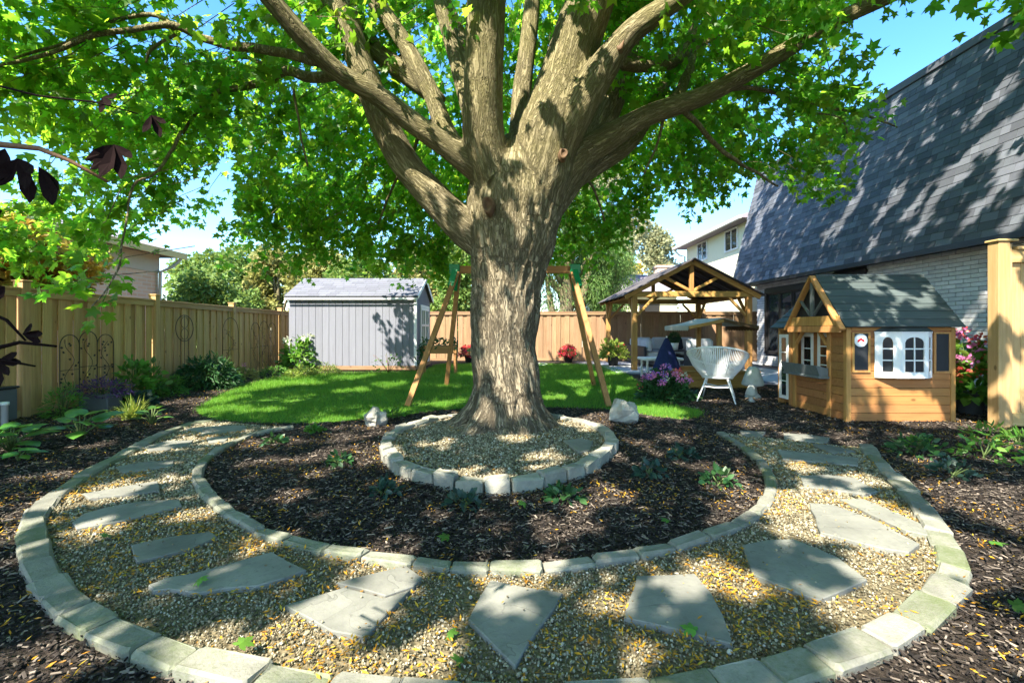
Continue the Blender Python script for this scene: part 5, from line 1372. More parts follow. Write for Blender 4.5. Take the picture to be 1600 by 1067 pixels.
# the crown: leaf sprays set out on drooping twigs
TH = np.array([0, 45, 90, 135, 180, 225, 270, 315, 360.]); RM = np.array([5.1, 5.4, 6.2, 7.0, 8.0, 9.0, 8.8, 7.4, 5.1])
ZR = np.array([3.5, 3.45, 2.95, 2.75, 2.75, 3.4, 3.9, 4.2, 3.5])
def crown_points(n, upper):
    out = []
    while len(out) < n:
        m = 6000
        x = rng.uniform(-9.2, 9.2, m); y = rng.uniform(-9.2, 7, m)
        r_ = np.hypot(x, y); th = np.degrees(np.arctan2(y, x)) % 360
        hi = rng.random(m)
        rmx = np.interp(th, TH, RM); zr = np.interp(th, TH, ZR)
        f = np.clip(r_ / rmx, 0, 1.5)
        zb = zr + (1 - np.clip(f, 0, 1) ** 1.1) * (5.0 - zr)
        if upper:
            rmx = np.maximum(rmx, np.where((th > 80) & (th < 190), 7.3, 8.6)); f = r_ / rmx
            zt = 4.5 + 7.5 * np.sqrt(np.clip(1 - f * f, 0, 1))
            z = np.maximum(zb + 1.4, 4.4) + (zt - np.maximum(zb + 1.4, 4.4)) * hi
        else:
            z = zb + 2.6 * hi ** 1.3
        X = x + TX; Y = y + TY
        ok = (f < 1)
        nz = np.array([mnoise.noise(Vector((a * .55, b * .55, c * .75))) + .5 * mnoise.noise(Vector((a * 1.5, b * 1.5, c * 1.9 + 7))) for a, b, c in zip(X, Y, z)])
        ok &= nz > (-0.12 if not upper else 0.04)
        front = (Y < 4.6) & (z > H + .724 * Y)
        ok &= ~(front & (nz < .13))
        ytop = H + .724 * Y                                        # above this nothing low hangs in front of the trunk
        near = (Y < 4.2)
        ok &= ~(near & (z < ytop + .35) & (Y > -.6))
        ok &= ~((Y <= -.6) & (z < 3.2))
        # open sky to the right of the crown
        ok &= ~((X > .70 * Y + .05) & (z < ytop + .4) & (Y > .5))
        ok &= ~((x > 2.0) & (z < 1.25 + .30 * Y))
        # keep the big limbs in view
        d_ = np.abs(X) < .17 * Y
        ok &= ~(d_ & (Y < 6.3) & (z < ytop + .1))
        for a, b, c in zip(X[ok], Y[ok], z[ok]): out.append((a, b, c))
    return np.array(out[:n])
def sprays(C, per, shape, smin, smax):
    n = len(C); o = C - np.array([TX, TY, 0]); o[:, 2] = 0; o /= np.linalg.norm(o, axis=1, keepdims=True) + 1e-6
    ax = o + rand_unit(n) * .75; ax[:, 2] -= .35; ax /= np.linalg.norm(ax, axis=1, keepdims=True)
    ln = rng.uniform(.45, .95, n)
    t = rng.random((n, per)); pos = C[:, None, :] + ax[:, None, :] * (t * ln[:, None])[:, :, None]
    pos[:, :, 2] -= (t * t * .12)
    pos = pos.reshape(-1, 3) + rng.normal(0, .10, (n * per, 3)) * [1, 1, .55]
    dirs = np.repeat(ax, per, 0) * .6 + rand_unit(n * per) * .9; dirs[:, 2] -= .45
    nr = rand_unit(n * per) * .75; nr[:, 2] += .55
    nr += np.array([-SUN_DIR.x, -SUN_DIR.y, -SUN_DIR.z])[None] * .25
    sz = rng.uniform(smin, smax, n * per)
    return pos, rot_mats(n * per, dirs, nr), sz, ax, ln
N_LOW, N_UP = 2150, 640
C1 = crown_points(N_LOW, False)
# hanging sprig at the left over the fence, and the tuft in the top right corner
spr = [P(x, y, Y) for x, y, Y in ((205, 330, 4.9), (198, 365, 4.8), (188, 400, 4.6), (170, 430, 4.4), (220, 300, 5.1), (170, 300, 5.3), (110, 310, 5.6), (50, 320, 5.8), (90, 280, 5.7))]
tuft = [P(x, y, Y) for x, y, Y in ((1585, 2, 3.6), (1560, -12, 3.6), (1600, 12, 3.5), (1535, -22, 3.7), (1625, 20, 3.4), (1510, -30, 3.7), (1595, -20, 3.5))]
hang = [P(x, y, Y) for x, y, Y in ((430, 330, 8), (450, 350, 8.2), (480, 360, 8.3), (505, 345, 8.2), (470, 325, 8), (440, 370, 8.3), (600, 350, 8.8), (640, 370, 9), (670, 385, 9.2), (620, 390, 9.2), (690, 350, 9), (700, 400, 9.4), (580, 330, 8.6),
        (880, 350, 9.4), (900, 380, 9.8), (930, 350, 9.6), (960, 330, 9.4), (890, 310, 9.2), (990, 300, 9))]
extra = np.array([tuple(v) for v in spr] + [tuple(v) for v in tuft] + [tuple(v) for v in hang for _ in range(3)])
extra = extra + rng.normal(0, .10, extra.shape)
fillc = []
for (x0, x1, y0, y1, ya, yb, cnt_) in ((-20, 330, 230, 385, 6.4, 9.0, 62), (390, 540, 300, 385, 8.0, 10.0, 20), (560, 720, 290, 400, 8.4, 10.0, 16), (880, 1000, 280, 370, 8.6, 10.2, 14), (-20, 160, 300, 400, 5.8, 7.4, 14)):
    for k in range(cnt_): fillc.append(tuple(P(rng.uniform(x0, x1), rng.uniform(y0, y1), rng.uniform(ya, yb))))
extra = np.concatenate([extra, np.array(fillc)])
C1 = np.concatenate([C1, extra])
pos1, mat1, sz1, ax1, ln1 = sprays(C1, 36, MAPLE, .070, .160)
C2 = crown_points(N_UP, True)
C3 = []
while len(C3) < 620:
    a, b, c = rng.uniform(1.8, 8.4), rng.uniform(-1.5, 12.0), rng.uniform(6.2, 14.0)
    nz = mnoise.noise(Vector((a * .6, b * .6, c * .6 + 30))) + .5 * mnoise.noise(Vector((a * 1.6, b * 1.6, c * 1.6)))
    if nz > -.04 and c > H + .724 * b + .5 and math.hypot(a, b - TY) < 9: C3.append((a, b, c))
C2 = np.concatenate([C2, np.array(C3)])
pos2, mat2, sz2, ax2, ln2 = sprays(C2, 36, MAPLE_LOW, .12, .19)
# the gaps through which the sun gets down: sight lines to the sun kept free of leaves
GAPS = [(G(x, y), q) for x, y, q in (
 (1330, 820, .40), (1240, 800, .28), (1400, 830, .28), (1190, 785, .18), (1290, 790, .28), (1400, 900, .17), (1330, 950, .15), (1425, 925, .16), (1160, 900, .11), (1120, 885, .12), (990, 940, .10), (1065, 905, .09),
 (1395, 990, .16), (1440, 960, .13), (1500, 880, .13), (1475, 845, .13), (1360, 1040, .11), (560, 960, .20), (610, 930, .15), (520, 985, .16), (480, 1010, .15), (640, 905, .09), (440, 1000, .13), (400, 1045, .13), (330, 1005, .11),
 (340, 1060, .11), (590, 1050, .10), (520, 1045, .11), (700, 1000, .11), (660, 1035, .10), (805, 925, .11), (830, 885, .10), (770, 890, .09), (1010, 1055, .10), (210, 765, .22), (150, 780, .18), (280, 750, .16), (100, 790, .15), (60, 800, .13),
 (330, 800, .11), (180, 820, .11), (50, 830, .12), (120, 740, .13), (300, 690, .16), (330, 665, .20), (260, 705, .12), (370, 690, .12), (640, 870, .11), (590, 860, .10), (430, 850, .10), (880, 825, .15), (1000, 690, .12), (960, 715, .13), (1040, 650, .2),
 (960, 760, .13), (985, 780, .12), (910, 790, .11), (500, 715, .16), (570, 720, .16), (420, 690, .11), (700, 700, .12), (820, 690, .16), (850, 660, .18), (690, 660, .2), (640, 670, .2), (860, 715, .12), (790, 750, .12), (630, 720, .12), (920, 670, .2),
 (1480, 770, .25), (1540, 800, .2), (1560, 760, .16), (1440, 660, .3), (1520, 665, .25), (1560, 690, .2), (1550, 1000, .13), (1490, 1000, .11), (1590, 860, .13), (1180, 660, .2), (1310, 680, .15), (250, 650, .16), (190, 655, .15), (30, 700, .15), (90, 1000, .10), (140, 1030, .10),
 (340, 625, .5), (380, 610, .6), (430, 600, .6), (350, 640, .3), (480, 600, .35), (560, 610, .3), (620, 600, .35), (700, 630, .3), (900, 600, .45), (940, 585, .5), (980, 610, .45), (1020, 640, .4), (880, 620, .3), (560, 590, .45), (750, 585, .5), (600, 645, .25), (520, 655, .2), (420, 640, .2))]
GAPS += [(P(x, y, Y), q) for x, y, Y, q in (
 (775, 430, 5.3, .11), (768, 480, 5.33, .13), (785, 530, 5.33, .13), (790, 580, 5.33, .13), (800, 625, 5.3, .11), (750, 560, 5.4, .09), (825, 460, 5.4, .09), (760, 640, 5.3, .09), (840, 250, 5.2, .13), (830, 170, 5.2, .14), (870, 140, 5.1, .14), (755, 120, 4.9, .12),
 (750, 60, 4.8, .12), (765, 200, 5.1, .12), (880, 60, 5.0, .14), (620, 230, 5.4, .11), (690, 345, 5.5, .09), (590, 145, 4.9, .09), (700, 230, 5.2, .09), (1100, 150, 5.3, .09), (1150, 120, 5.3, .1), (1230, 80, 5.2, .1), (1020, 180, 5.5, .09), (640, 190, 5.1, .08), (660, 110, 5.5, .1),
 (1400, 480, 6.6, .11), (1350, 468, 6.7, .11), (1440, 492, 6.5, .13), (1385, 605, 6.17, .10), (1350, 590, 6.17, .07), (1440, 625, 6.17, .12), (1400, 645, 6.17, .08), (1290, 540, 6.6, .1), (1590, 500, 5.8, .12), (1568, 610, 5.8, .14), (1592, 575, 5.8, .16), (1120, 560, 7.7, .2), (1110, 590, 7.7, .15), (1525, 590, 6.8, .30), (1515, 550, 6.8, .2))]
for x, y, q in ((1560, 150, .2), (1590, 200, .25), (1540, 230, .2), (1500, 260, .25), (1580, 260, .25), (1470, 290, .2), (1400, 170, .13), (1370, 150, .11), (1340, 290, .12), (1330, 320, .16), (1310, 350, .16), (1290, 370, .13), (1380, 330, .16), (1400, 310, .13), (1240, 400, .12),
                (1420, 330, .16), (1210, 310, .22), (1190, 335, .22), (1180, 365, .16), (1440, 350, .16), (1360, 385, .12), (1270, 300, .1), (1450, 130, .1), (1520, 330, .15), (1590, 330, .15)):
    Yr = 8.267 / ((x - 790) / F - .238 * (515 - y) / F); GAPS.append((P(x, y, Yr), q))
for k in range(75):                  # many small flecks of sun over the beds and the lawn
    if k < 48: a_ = rng.uniform(0, 2 * math.pi); q_ = rng.uniform(1.35, 2.75); c = Vector((.0 + q_ * math.cos(a_), 5.3 + q_ * math.sin(a_) * .9, 0)); rad_ = rng.uniform(.06, .14)
    elif k < 64: c = Vector((rng.uniform(2.6, 6.2), rng.uniform(1.8, 6.0), 0)); rad_ = rng.uniform(.06, .15)
    else: c = Vector((rng.uniform(-6.3, -3.6), rng.uniform(2.0, 8.5), 0)); rad_ = rng.uniform(.07, .16)
    GAPS.append((c, rad_))
GAPS += [(P(x, y, Y), q) for x, y, Y, q in ((905, 150, 5.9, .1), (940, 130, 6.1, .1), (1000, 190, 5.55, .1), (1130, 135, 5.3, .1), (950, 215, 5.55, .09), (1060, 165, 5.4, .09), (1180, 105, 5.25, .09), (1270, 55, 5.1, .1), (960, 90, 4.95, .1), (1030, 20, 4.8, .1), (905, 240, 5.6, .09), (560, 100, 5.3, .1), (545, 40, 5.3, .1), (500, 90, 4.7, .09), (450, 35, 4.5, .09),
    (820, 300, 5.2, .10), (860, 320, 5.3, .09), (725, 300, 5.4, .09), (915, 20, 5.1, .12), (825, 60, 6.0, .08), (610, 60, 5.6, .08), (580, 10, 5.7, .09))]
def open_gaps(pos):
    sdir = -np.array(SUN_DIR); keep = np.ones(len(pos), bool)
    for gi, (c, q) in enumerate(GAPS):
        v = pos - np.array(c); al = v @ sdir; pe = v - al[:, None] * sdir
        d = np.linalg.norm(pe, axis=1)
        keep &= ~((al > .25) & (d < (q * .92 + (.050 if c[2] < .05 else .06)) * (1 + .28 * np.sin(3 * np.arctan2(pe[:, 2], pe[:, 0]) + gi))))
    return keep
# more sprays high in the crown wherever the sun would come through too freely
SX, SY = SUN_DIR.x / -SUN_DIR.z, SUN_DIR.y / -SUN_DIR.z
RES = .05; GX0, GY0, GW, GH = -9.0, 0.0, 560, 420                 # raster of the sun's view, laid on the ground plane
def sun_uv(p): p = np.asarray(p); return np.stack([p[..., 0] + SX * p[..., 2], p[..., 1] + SY * p[..., 2]], -1)
def cover(plist):
    g = np.zeros((GH, GW), bool)
    for pos, sz in plist:
        uv = sun_uv(pos); k = np.maximum(1, np.round(.30 * sz / RES)).astype(int)
        for dx in range(-1, 2):
            for dy in range(-1, 2):
                a = ((uv[:, 0] - GX0) / RES).astype(int) + dx; b = ((uv[:, 1] - GY0) / RES).astype(int) + dy
                ok = (a >= 0) & (a < GW) & (b >= 0) & (b < GH) & ((k > 1) | ((dx == 0) | (dy == 0)))
                g[b[ok], a[ok]] = True
    return g
want = np.zeros((GH, GW), bool)
yy, xx = np.mgrid[0:GH, 0:GW]; ux_ = GX0 + (xx + .5) * RES; uy_ = GY0 + (yy + .5) * RES
want |= (uy_ > .8) & (uy_ < 7.4) & (np.abs(ux_) < 7.4)
def mark(pts, rad=1):
    uv = sun_uv(np.array([tuple(p) for p in pts]))
    for dx in range(-rad, rad + 1):
        for dy in range(-rad, rad + 1):
            a = ((uv[:, 0] - GX0) / RES).astype(int) + dx; b = ((uv[:, 1] - GY0) / RES).astype(int) + dy
            ok = (a >= 0) & (a < GW) & (b >= 0) & (b < GH); want[b[ok], a[ok]] = True
roof_pts = [(8.66 + .238 * (z - 2.9), y, z) for y in np.arange(7, 17.3, .05) for z in np.arange(2.9, 7.1, .05)]
mark(roof_pts); mark([(x, y, z) for x in np.arange(4.5, 6.1, .05) for y in (6.15, 6.5) for z in np.arange(.2, 2.0, .05)])
mark([(4.5, y, z) for y in np.arange(6.1, 7.8, .05) for z in np.arange(.0, 2.0, .05)]); mark([(x, 5.8, z) for x in np.arange(6, 7.6, .05) for z in np.arange(0, 2.3, .05)])
for c, q in GAPS:
    u = sun_uv(np.array(tuple(c))); want &= ~(((ux_ - u[0]) ** 2 + (uy_ - u[1]) ** 2) < (q * 1.25) ** 2)
P3, M3, S3 = [], [], []
for rnd_ in range(7):
    g = cover([(pos1, sz1), (pos2, sz2)] + list(zip(P3, S3)))
    un = np.argwhere(want & ~g)
    if not len(un): break
    pick = un[rng.choice(len(un), min(len(un), 260), replace=False)]
    cs = []
    for b, a in pick:
        for tr_ in range(12):
            z = rng.uniform(4.2, 11.5); x = GX0 + a * RES - SX * z; y = GY0 + b * RES - SY * z
            rad = math.hypot(x - TX, y - TY)
            if rad < 10.5 and rad > 1.0 and z > H + .724 * max(y, 0) + .45: cs.append((x, y, z)); break
    if not cs: continue
    cs = np.array(cs); p3, m3, s3, ax3, ln3 = sprays(cs, 20, MAPLE_LOW, .13, .20)
    p3 = p3 - np.repeat(ax3 * ln3[:, None] * .5, 20, 0)
    k3 = open_gaps(p3); P3.append(p3[k3]); M3.append(m3[k3]); S3.append(s3[k3])
print('uncovered', (want & ~g).sum() / want.sum())
pos2 = np.concatenate([pos2] + P3); mat2 = np.concatenate([mat2] + M3); sz2 = np.concatenate([sz2] + S3)
k1 = open_gaps(pos1); pos1, mat1, sz1 = pos1[k1], mat1[k1], sz1[k1]
k2 = open_gaps(pos2); pos2, mat2, sz2 = pos2[k2], mat2[k2], sz2[k2]
pxx = 800 + F * pos1[:, 0] / np.maximum(pos1[:, 1], .1); pyy = 515 - (pos1[:, 2] - H) / np.maximum(pos1[:, 1], .1) * F
inv = (pos1[:, 1] > 1) & (pxx > 0) & (pxx < 1600) & (pyy > 0)
# tidy the silhouette: nothing hangs across the open sky and the far houses
big = np.argsort(-(sz1 / np.maximum(pos1[:, 1], .1)) * inv)[:300]
lf_me = bpy.data.meshes.new('leaf'); lf_me.from_pydata([tuple(v) for v in MAPLE_FINE[0]], [], [tuple(f) for f in MAPLE_FINE[1]]); lf_me.update(); lf_me.materials.append(M['maple'])
for i in big:
    o = bpy.data.objects.new('leaf', lf_me); COL.objects.link(o); o.parent = maple
    mm = Matrix([[*(mat1[i][r_] * sz1[i]), pos1[i][r_] - (TX, TY, 0)[r_]] for r_ in range(3)] + [[0, 0, 0, 1]])
    o.matrix_local = mm
mask = np.ones(len(pos1), bool); mask[big] = False
V1, F1 = stamp(MAPLE[0], MAPLE[1], pos1[mask], mat1[mask], sz1[mask]); V2, F2 = stamp(MAPLE_LOW[0], MAPLE_LOW[1], pos2, mat2, sz2)
link('foliage', mesh_np('foliage', np.concatenate([V1, V2]) - np.array([TX, TY, 0]), np.concatenate([F1, F2 + len(V1)])), M['maple'], maple, kind='stuff')
tw = MB()
for C, ax, ln in ((C1, ax1, ln1), (C2[::2], ax2[::2], ln2[::2])):
    for c, a, l in zip(C, ax, ln):
        if (c[1] < 4.6 and c[2] > H + .6 * c[1]) or not open_gaps(np.array([c, c + a * l * .6])).all(): continue
        c = Vector(c); a = Vector(a); inw = (Vector((TX, TY, c.z + 1.0)) - c).normalized() + Vector((random.uniform(-.6, .6), random.uniform(-.6, .6), random.uniform(-.1, .5)))
        tw.tube([c - a * .12 + inw * .38, c - a * .05 + inw * .15, c, c + a * l * .4 + Vector((0, 0, -.03)), c + a * l * .8 + Vector((0, 0, -.10))], [.0055, .005, .004, .003, .0015], 3, False)
tw.build('twig', M['bark_o'], maple, kind='stuff')

# ------------------------------------------------------------------ trees beyond the fences
def tree(label, x, y, blobs, mat, n, size, trunk_h, tr=.16, name='tree', group=None, shape=DIAMOND, flat=.25, hang=0.0, limbs=5):
    """blobs: (dx, dy, z, rx, ry, rz) clumps of one crown"""
    t = thing(name, label, 'tree', (x, y, 0), 0, group)
    m_ = MB(); top = max(b[2] for b in blobs)
    m_.tube([(0, 0, -.1), (.05, .02, trunk_h * .5), (0, 0, trunk_h), (0.05, 0, (trunk_h + top) / 2), (0, .05, top)], [tr * 1.3, tr, tr * .85, tr * .5, .02], 9)
    for b in blobs[:12]:
        z0_ = min(trunk_h * .9, b[2] * .6)
        m_.tube([(0, 0, z0_), (b[0] * .5, b[1] * .5, z0_ + (b[2] - z0_) * .6), (b[0], b[1], b[2])], [tr * .5, tr * .3, .02], 6)
    m_.build('trunk', M['bark_o'], t, True, True)
    vol = np.array([b[3] * b[4] * b[5] for b in blobs]) ** .67; cnt = (vol / vol.sum() * n * 2.5).astype(int)
    Vs, Fs, off = [], [], 0
    for b, c in zip(blobs, cnt):
        if c < 5: continue
        d = rand_unit(c); nz = np.array([mnoise.noise(Vector(v) * 2.2 + Vector((b[0] * 3 + x, b[2] * 3, y))) for v in d])
        rr2 = (rng.random(c) ** .33) * (1 + .45 * nz)
        pos = np.array(b[:3]) + d * rr2[:, None] * np.array(b[3:6])
        if hang: pos[:, 2] -= hang * rng.random(c) ** 2
        v, f = leaf_cloud(pos, d, rng.uniform(size * .7, size * 1.4, c), shape, flat, .3 + hang, .8)
        Vs.append(v); Fs.append(f + off); off += len(v)
    V_ = np.concatenate(Vs); V_[:, 2] = np.maximum(V_[:, 2], .05)
    link('crown', mesh_np('crown', V_, np.concatenate(Fs)), M[mat], t, kind='stuff')
    return t
def lumps(seed, n, rx, ry, z0, z1, r0, r1):
    r_ = random.Random(seed); out = []
    for k in range(n):
        f = k / max(1, n - 1); z = z0 + (z1 - z0) * f; w = math.sqrt(max(.05, 1 - (2 * f - .85) ** 2 * .9))
        a = r_.uniform(0, 6.28); rr2 = r_.uniform(.2, 1) ** .5
        q_ = r_.uniform(r0, r1)
        out.append((math.cos(a) * rx * w * rr2, math.sin(a) * ry * w * rr2, z, q_, q_, q_ * .85))
    return out
tree('rounded dark green shrub tree behind the fence, right of the brick bungalow', -13.6, 20.5, lumps(1, 9, 1.5, 1.2, 1.2, 4.2, .7, 1.0), 'hedge_green', 5200, .17, 1.2)
tree('broad mid green tree behind the rounded dark shrub tree', -15.2, 24.5, lumps(17, 11, 2.2, 1.2, 1.0, 5.0, .9, 1.2), 'hedge_green', 3600, .19, 1.2)
tree('bushy olive green tree left of the shed roof behind the fence', -11.6, 22.5, lumps(2, 10, 1.7, 1.2, 1.2, 4.9, .7, 1.1), 'hedge_olive', 5600, .17, 1.2)
tree('yellowish green tree directly above the left end of the shed roof', -9.2, 23.0, lumps(3, 10, 1.6, 1.2, 1.2, 4.6, .7, 1.0), 'hedge_olive', 5200, .17, 1.2)
tree('fresh green bushy tree behind the middle of the shed roof', -7.1, 22.0, lumps(4, 10, 1.5, 1.2, 1.2, 4.3, .7, 1.0), 'hedge_green', 5000, .17, 1.2)
tree('pale olive tree filling the gap between bungalow trees and shed', -10.6, 25.5, lumps(15, 11, 1.8, 1.2, 1.0, 4.9, .8, 1.1), 'hedge_green', 3600, .19, 1.2)
tree('tall yellowish olive tree behind the right end of the shed roof', -5.5, 25.0, lumps(16, 11, 1.7, 1.2, 1.0, 5.1, .8, 1.1), 'hedge_olive', 3600, .19, 1.2)
tree('autumn yellow tree glowing between shed and maple trunk', -4.2, 27.0, lumps(5, 10, 1.8, 1.4, 1.5, 6.1, .8, 1.1), 'yellow_leaf', 4600, .20, 1.6)
tree('green tree close behind the fence left of the maple trunk', -2.6, 22.5, lumps(6, 9, 1.2, 1.0, 1.4, 5.0, .6, .9), 'hedge_green', 4000, .17, 1.4)
tree('leafy multi stemmed tree with thick pale trunks behind the right swing legs', 2.55, 21.5, lumps(7, 16, 2.4, 1.4, 3.0, 8.6, .8, 1.3), 'willow', 9000, .15, 3.4, .34, shape=NARROW, hang=1.0)
w2 = next((o for o in bpy.data.objects if o.get('label', '').startswith('leafy multi stemmed')), None)
if w2:
    MB().tube([(.15, 0, 0), (.55, 0, 1.6), (1.0, .1, 3.6), (1.5, .1, 5.5)], [.26, .22, .16, .06], 9).tube([(-.1, 0, 0), (-.6, .1, 1.8), (-.9, .1, 3.6)], [.24, .2, .08], 9).build('stem', M['bark_o'], w2, True, True)
tree('weeping light green willow with hanging sprays left of the pavilion roof', 4.6, 22.8, lumps(8, 13, 1.5, 1.1, 2.4, 6.2, .6, 1.0), 'willow', 6500, .16, 2.2, .2, shape=NARROW, hang=1.6)
tree('pale thin leaved tree rising above the pavilion gable', 10.6, 34.0, lumps(9, 14, 1.9, 1.4, 2.0, 8.4, .7, 1.1), 'pale_leaf', 4300, .22, 2.0)
tree('yellow green rounded tree above the lavender roof', 7.6, 38.0, lumps(10, 10, 2.6, 1.8, 1.8, 6.6, 1.1, 1.6), 'hedge_olive', 5200, .25, 2.0)
tree('distant bright yellow tree peeking above the rounded trees behind the pavilion', 9.8, 46.0, lumps(11, 8, 2.6, 1.8, 3, 8.6, 1.2, 1.7), 'yellow_leaf', 3600, .3, 2.0)
tree('tall pale birch like tree shining through the maple leaves right of the trunk', 5.2, 27.5, lumps(12, 16, 2.6, 1.6, 4.0, 10.8, .8, 1.3), 'pale_leaf', 6500, .18, 3.5, .2)
tree('orange and lime japanese maple in front of the brick bungalow', -9.3, 8.3, lumps(13, 11, 1.1, .9, 1.6, 3.05, .35, .6), 'jmaple', 4200, .10, 1.4, .07, shape=MAPLE_LOW, flat=.5)
tree('green shrub at the bungalow corner beside the downpipe', -10.3, 15.4, lumps(14, 7, .9, .8, .8, 2.8, .5, .8), 'hedge_green', 2600, .13, .8)

# ------------------------------------------------------------------ garden plants
def bush(name, label, cat, p, r_, n, size, mat, shape=OVAL, stems=7, flat=.45, flowers=None, pot=None, group=None, droop=.2, low=.10, stemmat='stem'):
    """p ground point; r_ = (rx, ry, height); flowers = (material, count, radius, petals, zmin)"""
    t = thing(name, label, cat, p, 0, group)
    z0_ = 0
    if pot:
        pr, phh, pm = pot
        MB().lathe([(pr * .72, .005), (pr * .76, .02), (pr, phh), (pr * 1.06, phh), (pr * 1.06, phh + .02), (pr * .94, phh + .02), (pr * .9, phh - .02), (0, phh - .02)], (0, 0, 0), 16).build('pot', M[pm], t, True, True)
        z0_ = phh - .02
    st_ = MB(); q_ = random.Random(sum(map(ord, label)))
    for k in range(stems):
        a = q_.uniform(0, 6.28); f = q_.uniform(.2, .85)
        st_.tube([(q_.uniform(-.03, .03), q_.uniform(-.03, .03), z0_), (math.cos(a) * r_[0] * f * .5, math.sin(a) * r_[1] * f * .5, z0_ + r_[2] * .5), (math.cos(a) * r_[0] * f, math.sin(a) * r_[1] * f, z0_ + r_[2] * q_.uniform(.7, .95))], [.008, .006, .003], 5)
    st_.build('stem', M[stemmat], t, True, True)
    d = rand_unit(n); d[:, 2] = np.abs(d[:, 2]) * 1.0 - low
    nz = np.array([mnoise.noise(Vector(v) * 2.0 + Vector(p)) for v in d])
    rad = rng.uniform(.35, 1, n) ** .5 * (1 + .35 * nz)
    pos = d * rad[:, None] * np.array([r_[0], r_[1], r_[2] * .92]); pos[:, 2] = np.maximum(pos[:, 2] + .03, .015) + z0_
    v, f = leaf_cloud(pos, d, rng.uniform(size * .7, size * 1.3, n), shape, flat, droop, .7)
    v[:, 2] = np.maximum(v[:, 2], .006)
    link('foliage', mesh_np('foliage', v, f), M[mat], t, kind='stuff')
    for fi, (fm, cnt_, fr, pet, zmin) in enumerate(flowers or []):
        for k in range(cnt_):
            dd = Vector(rand_unit(1)[0]); dd.z = abs(dd.z) * (1 - zmin) + zmin; dd.normalize()
            c_ = np.array([dd.x * r_[0] * 1.0, dd.y * r_[1] * 1.0, dd.z * r_[2] * rng.uniform(.95, 1.12) + z0_])
            pet = max(pet, 18); pd = rand_unit(pet); pp = pd * fr * rng.uniform(.35, 1, (pet, 1)) * [1, 1, .6]
            v, f = leaf_cloud(pp, pd, np.full(pet, fr * .75), DIAMOND, .3, 0, .4)
            link('flower', mesh_np('flower', v, f), M[fm], t, loc=tuple(c_))
    return t
def rosette(name, label, cat, p, n, ln, wid, mat, stalk=.12, shape=HEART, rise=.5, group=None):
    """large leaves on stalks round one centre; each leaf its own object"""
    t = thing(name, label, cat, p, 0, group)
    st_ = MB(); q_ = random.Random(sum(map(ord, label)))
    me = bpy.data.meshes.new('leaf'); me.from_pydata([(a * wid, b, c) for a, b, c in shape[0]], [], [tuple(f) for f in shape[1]]); me.update(); me.materials.append(M[mat])
    me.polygons.foreach_set('use_smooth', [True] * len(me.polygons))
    for k in range(n):
        a = k * 2.4 + q_.uniform(-.3, .3); f = (k + .5) / n; el = rise * (1 - f * .8); L_ = ln * q_.uniform(.75, 1.1)
        base_ = Vector((math.cos(a) * stalk * (.3 + f), math.sin(a) * stalk * (.3 + f), .05 + stalk * 1.5 * (1.2 - f * .9)))
        st_.tube([(0, 0, 0), base_ * .5 + Vector((0, 0, .03)), base_], [.010, .008, .006], 5)
        d = Vector((math.cos(a), math.sin(a), el)); m_ = rot_mats(1, np.array([d[:]]), np.array([[q_.uniform(-.3, .3), q_.uniform(-.3, .3), 1]]))[0]
        o = bpy.data.objects.new('leaf', me); COL.objects.link(o); o.parent = t
        o.matrix_local = Matrix([[*(m_[i] * L_), base_[i]] for i in range(3)] + [[0, 0, 0, 1]])
    st_.build('stem', M['stem'], t, True, True)
    return t
def tuft_plant(name, label, cat, p, n, h_, spread, mat, group=None, wid=1.0):
    t = thing(name, label, cat, p, 0, group)
    d = rand_unit(n); d[:, 2] = np.abs(d[:, 2]) + .6; pos = rng.normal(0, spread * .18, (n, 3)); pos[:, 2] = 0.005
    segs = []; Vs = []; Fs = []
    d[:, :2] *= spread / h_ * 1.4
    d /= np.linalg.norm(d, axis=1, keepdims=True); L_ = rng.uniform(.6, 1.15, n) * h_
    side = np.cross(d, [0, 0, 1.0]); side /= np.linalg.norm(side, axis=1, keepdims=True) + 1e-6
    w_ = .010 * wid
    pts = [(0, 1.0), (.5, .9), (.85, .5), (1.0, .0)]; ring_ = []
    for t_, ww in pts:
        c_ = pos + d * (L_ * t_)[:, None]; c_[:, 2] -= (L_ * t_ ** 2.5 * .45) * (1.1 - d[:, 2]) * 1.6
        c_[:, 2] = np.maximum(c_[:, 2], .006)
        ring_.append((c_ - side * w_ * ww, c_ + side * w_ * ww))
    V_ = np.stack([a for r2 in ring_ for a in r2], 1); fl_ = np.array([(0, 1, 3, 2), (2, 3, 5, 4), (4, 5, 7, 6)])
    Fc_ = (fl_[None] + (np.arange(n) * 8)[:, None, None]).reshape(-1, 4)
    link('blades', mesh_np('blades', V_.reshape(-1, 3), Fc_), M[mat], t, kind='stuff')
    return t

rosette('hosta', 'broad leaved hosta with upright stalks nearest the path in the left bed', 'plant', G(127, 688), 12, .27, .85, 'hosta', .14)
rosette('hosta', 'low bright green hosta cropped by the left picture edge', 'plant', G(18, 708), 16, .24, .85, 'hosta', .12)
rosette('hosta', 'small flat green hosta below the cropped one', 'plant', G(30, 722), 6, .16, .8, 'hosta', .05, rise=.1)
tuft_plant('ornamental_grass', 'lime yellow arching grass in front of the purple planter', 'plant', G(207, 655), 150, .36, .26, 'plant_lime')
rosette('young_plant', 'bright green leafy seedling right of the lime grass', 'plant', G(238, 664), 9, .13, .9, 'plant', .10, rise=.6)
pl = bush('planter', 'grey planter box overflowing with violet purple foliage', 'planter', G(158, 640), (.50, .26, .30), 520, .075, 'plant_purple', NARROW, 8)
MB().box(-.22, .22, -.14, .14, 0.0, .24, .01).build('box', M['pot_grey'], pl, local=True)
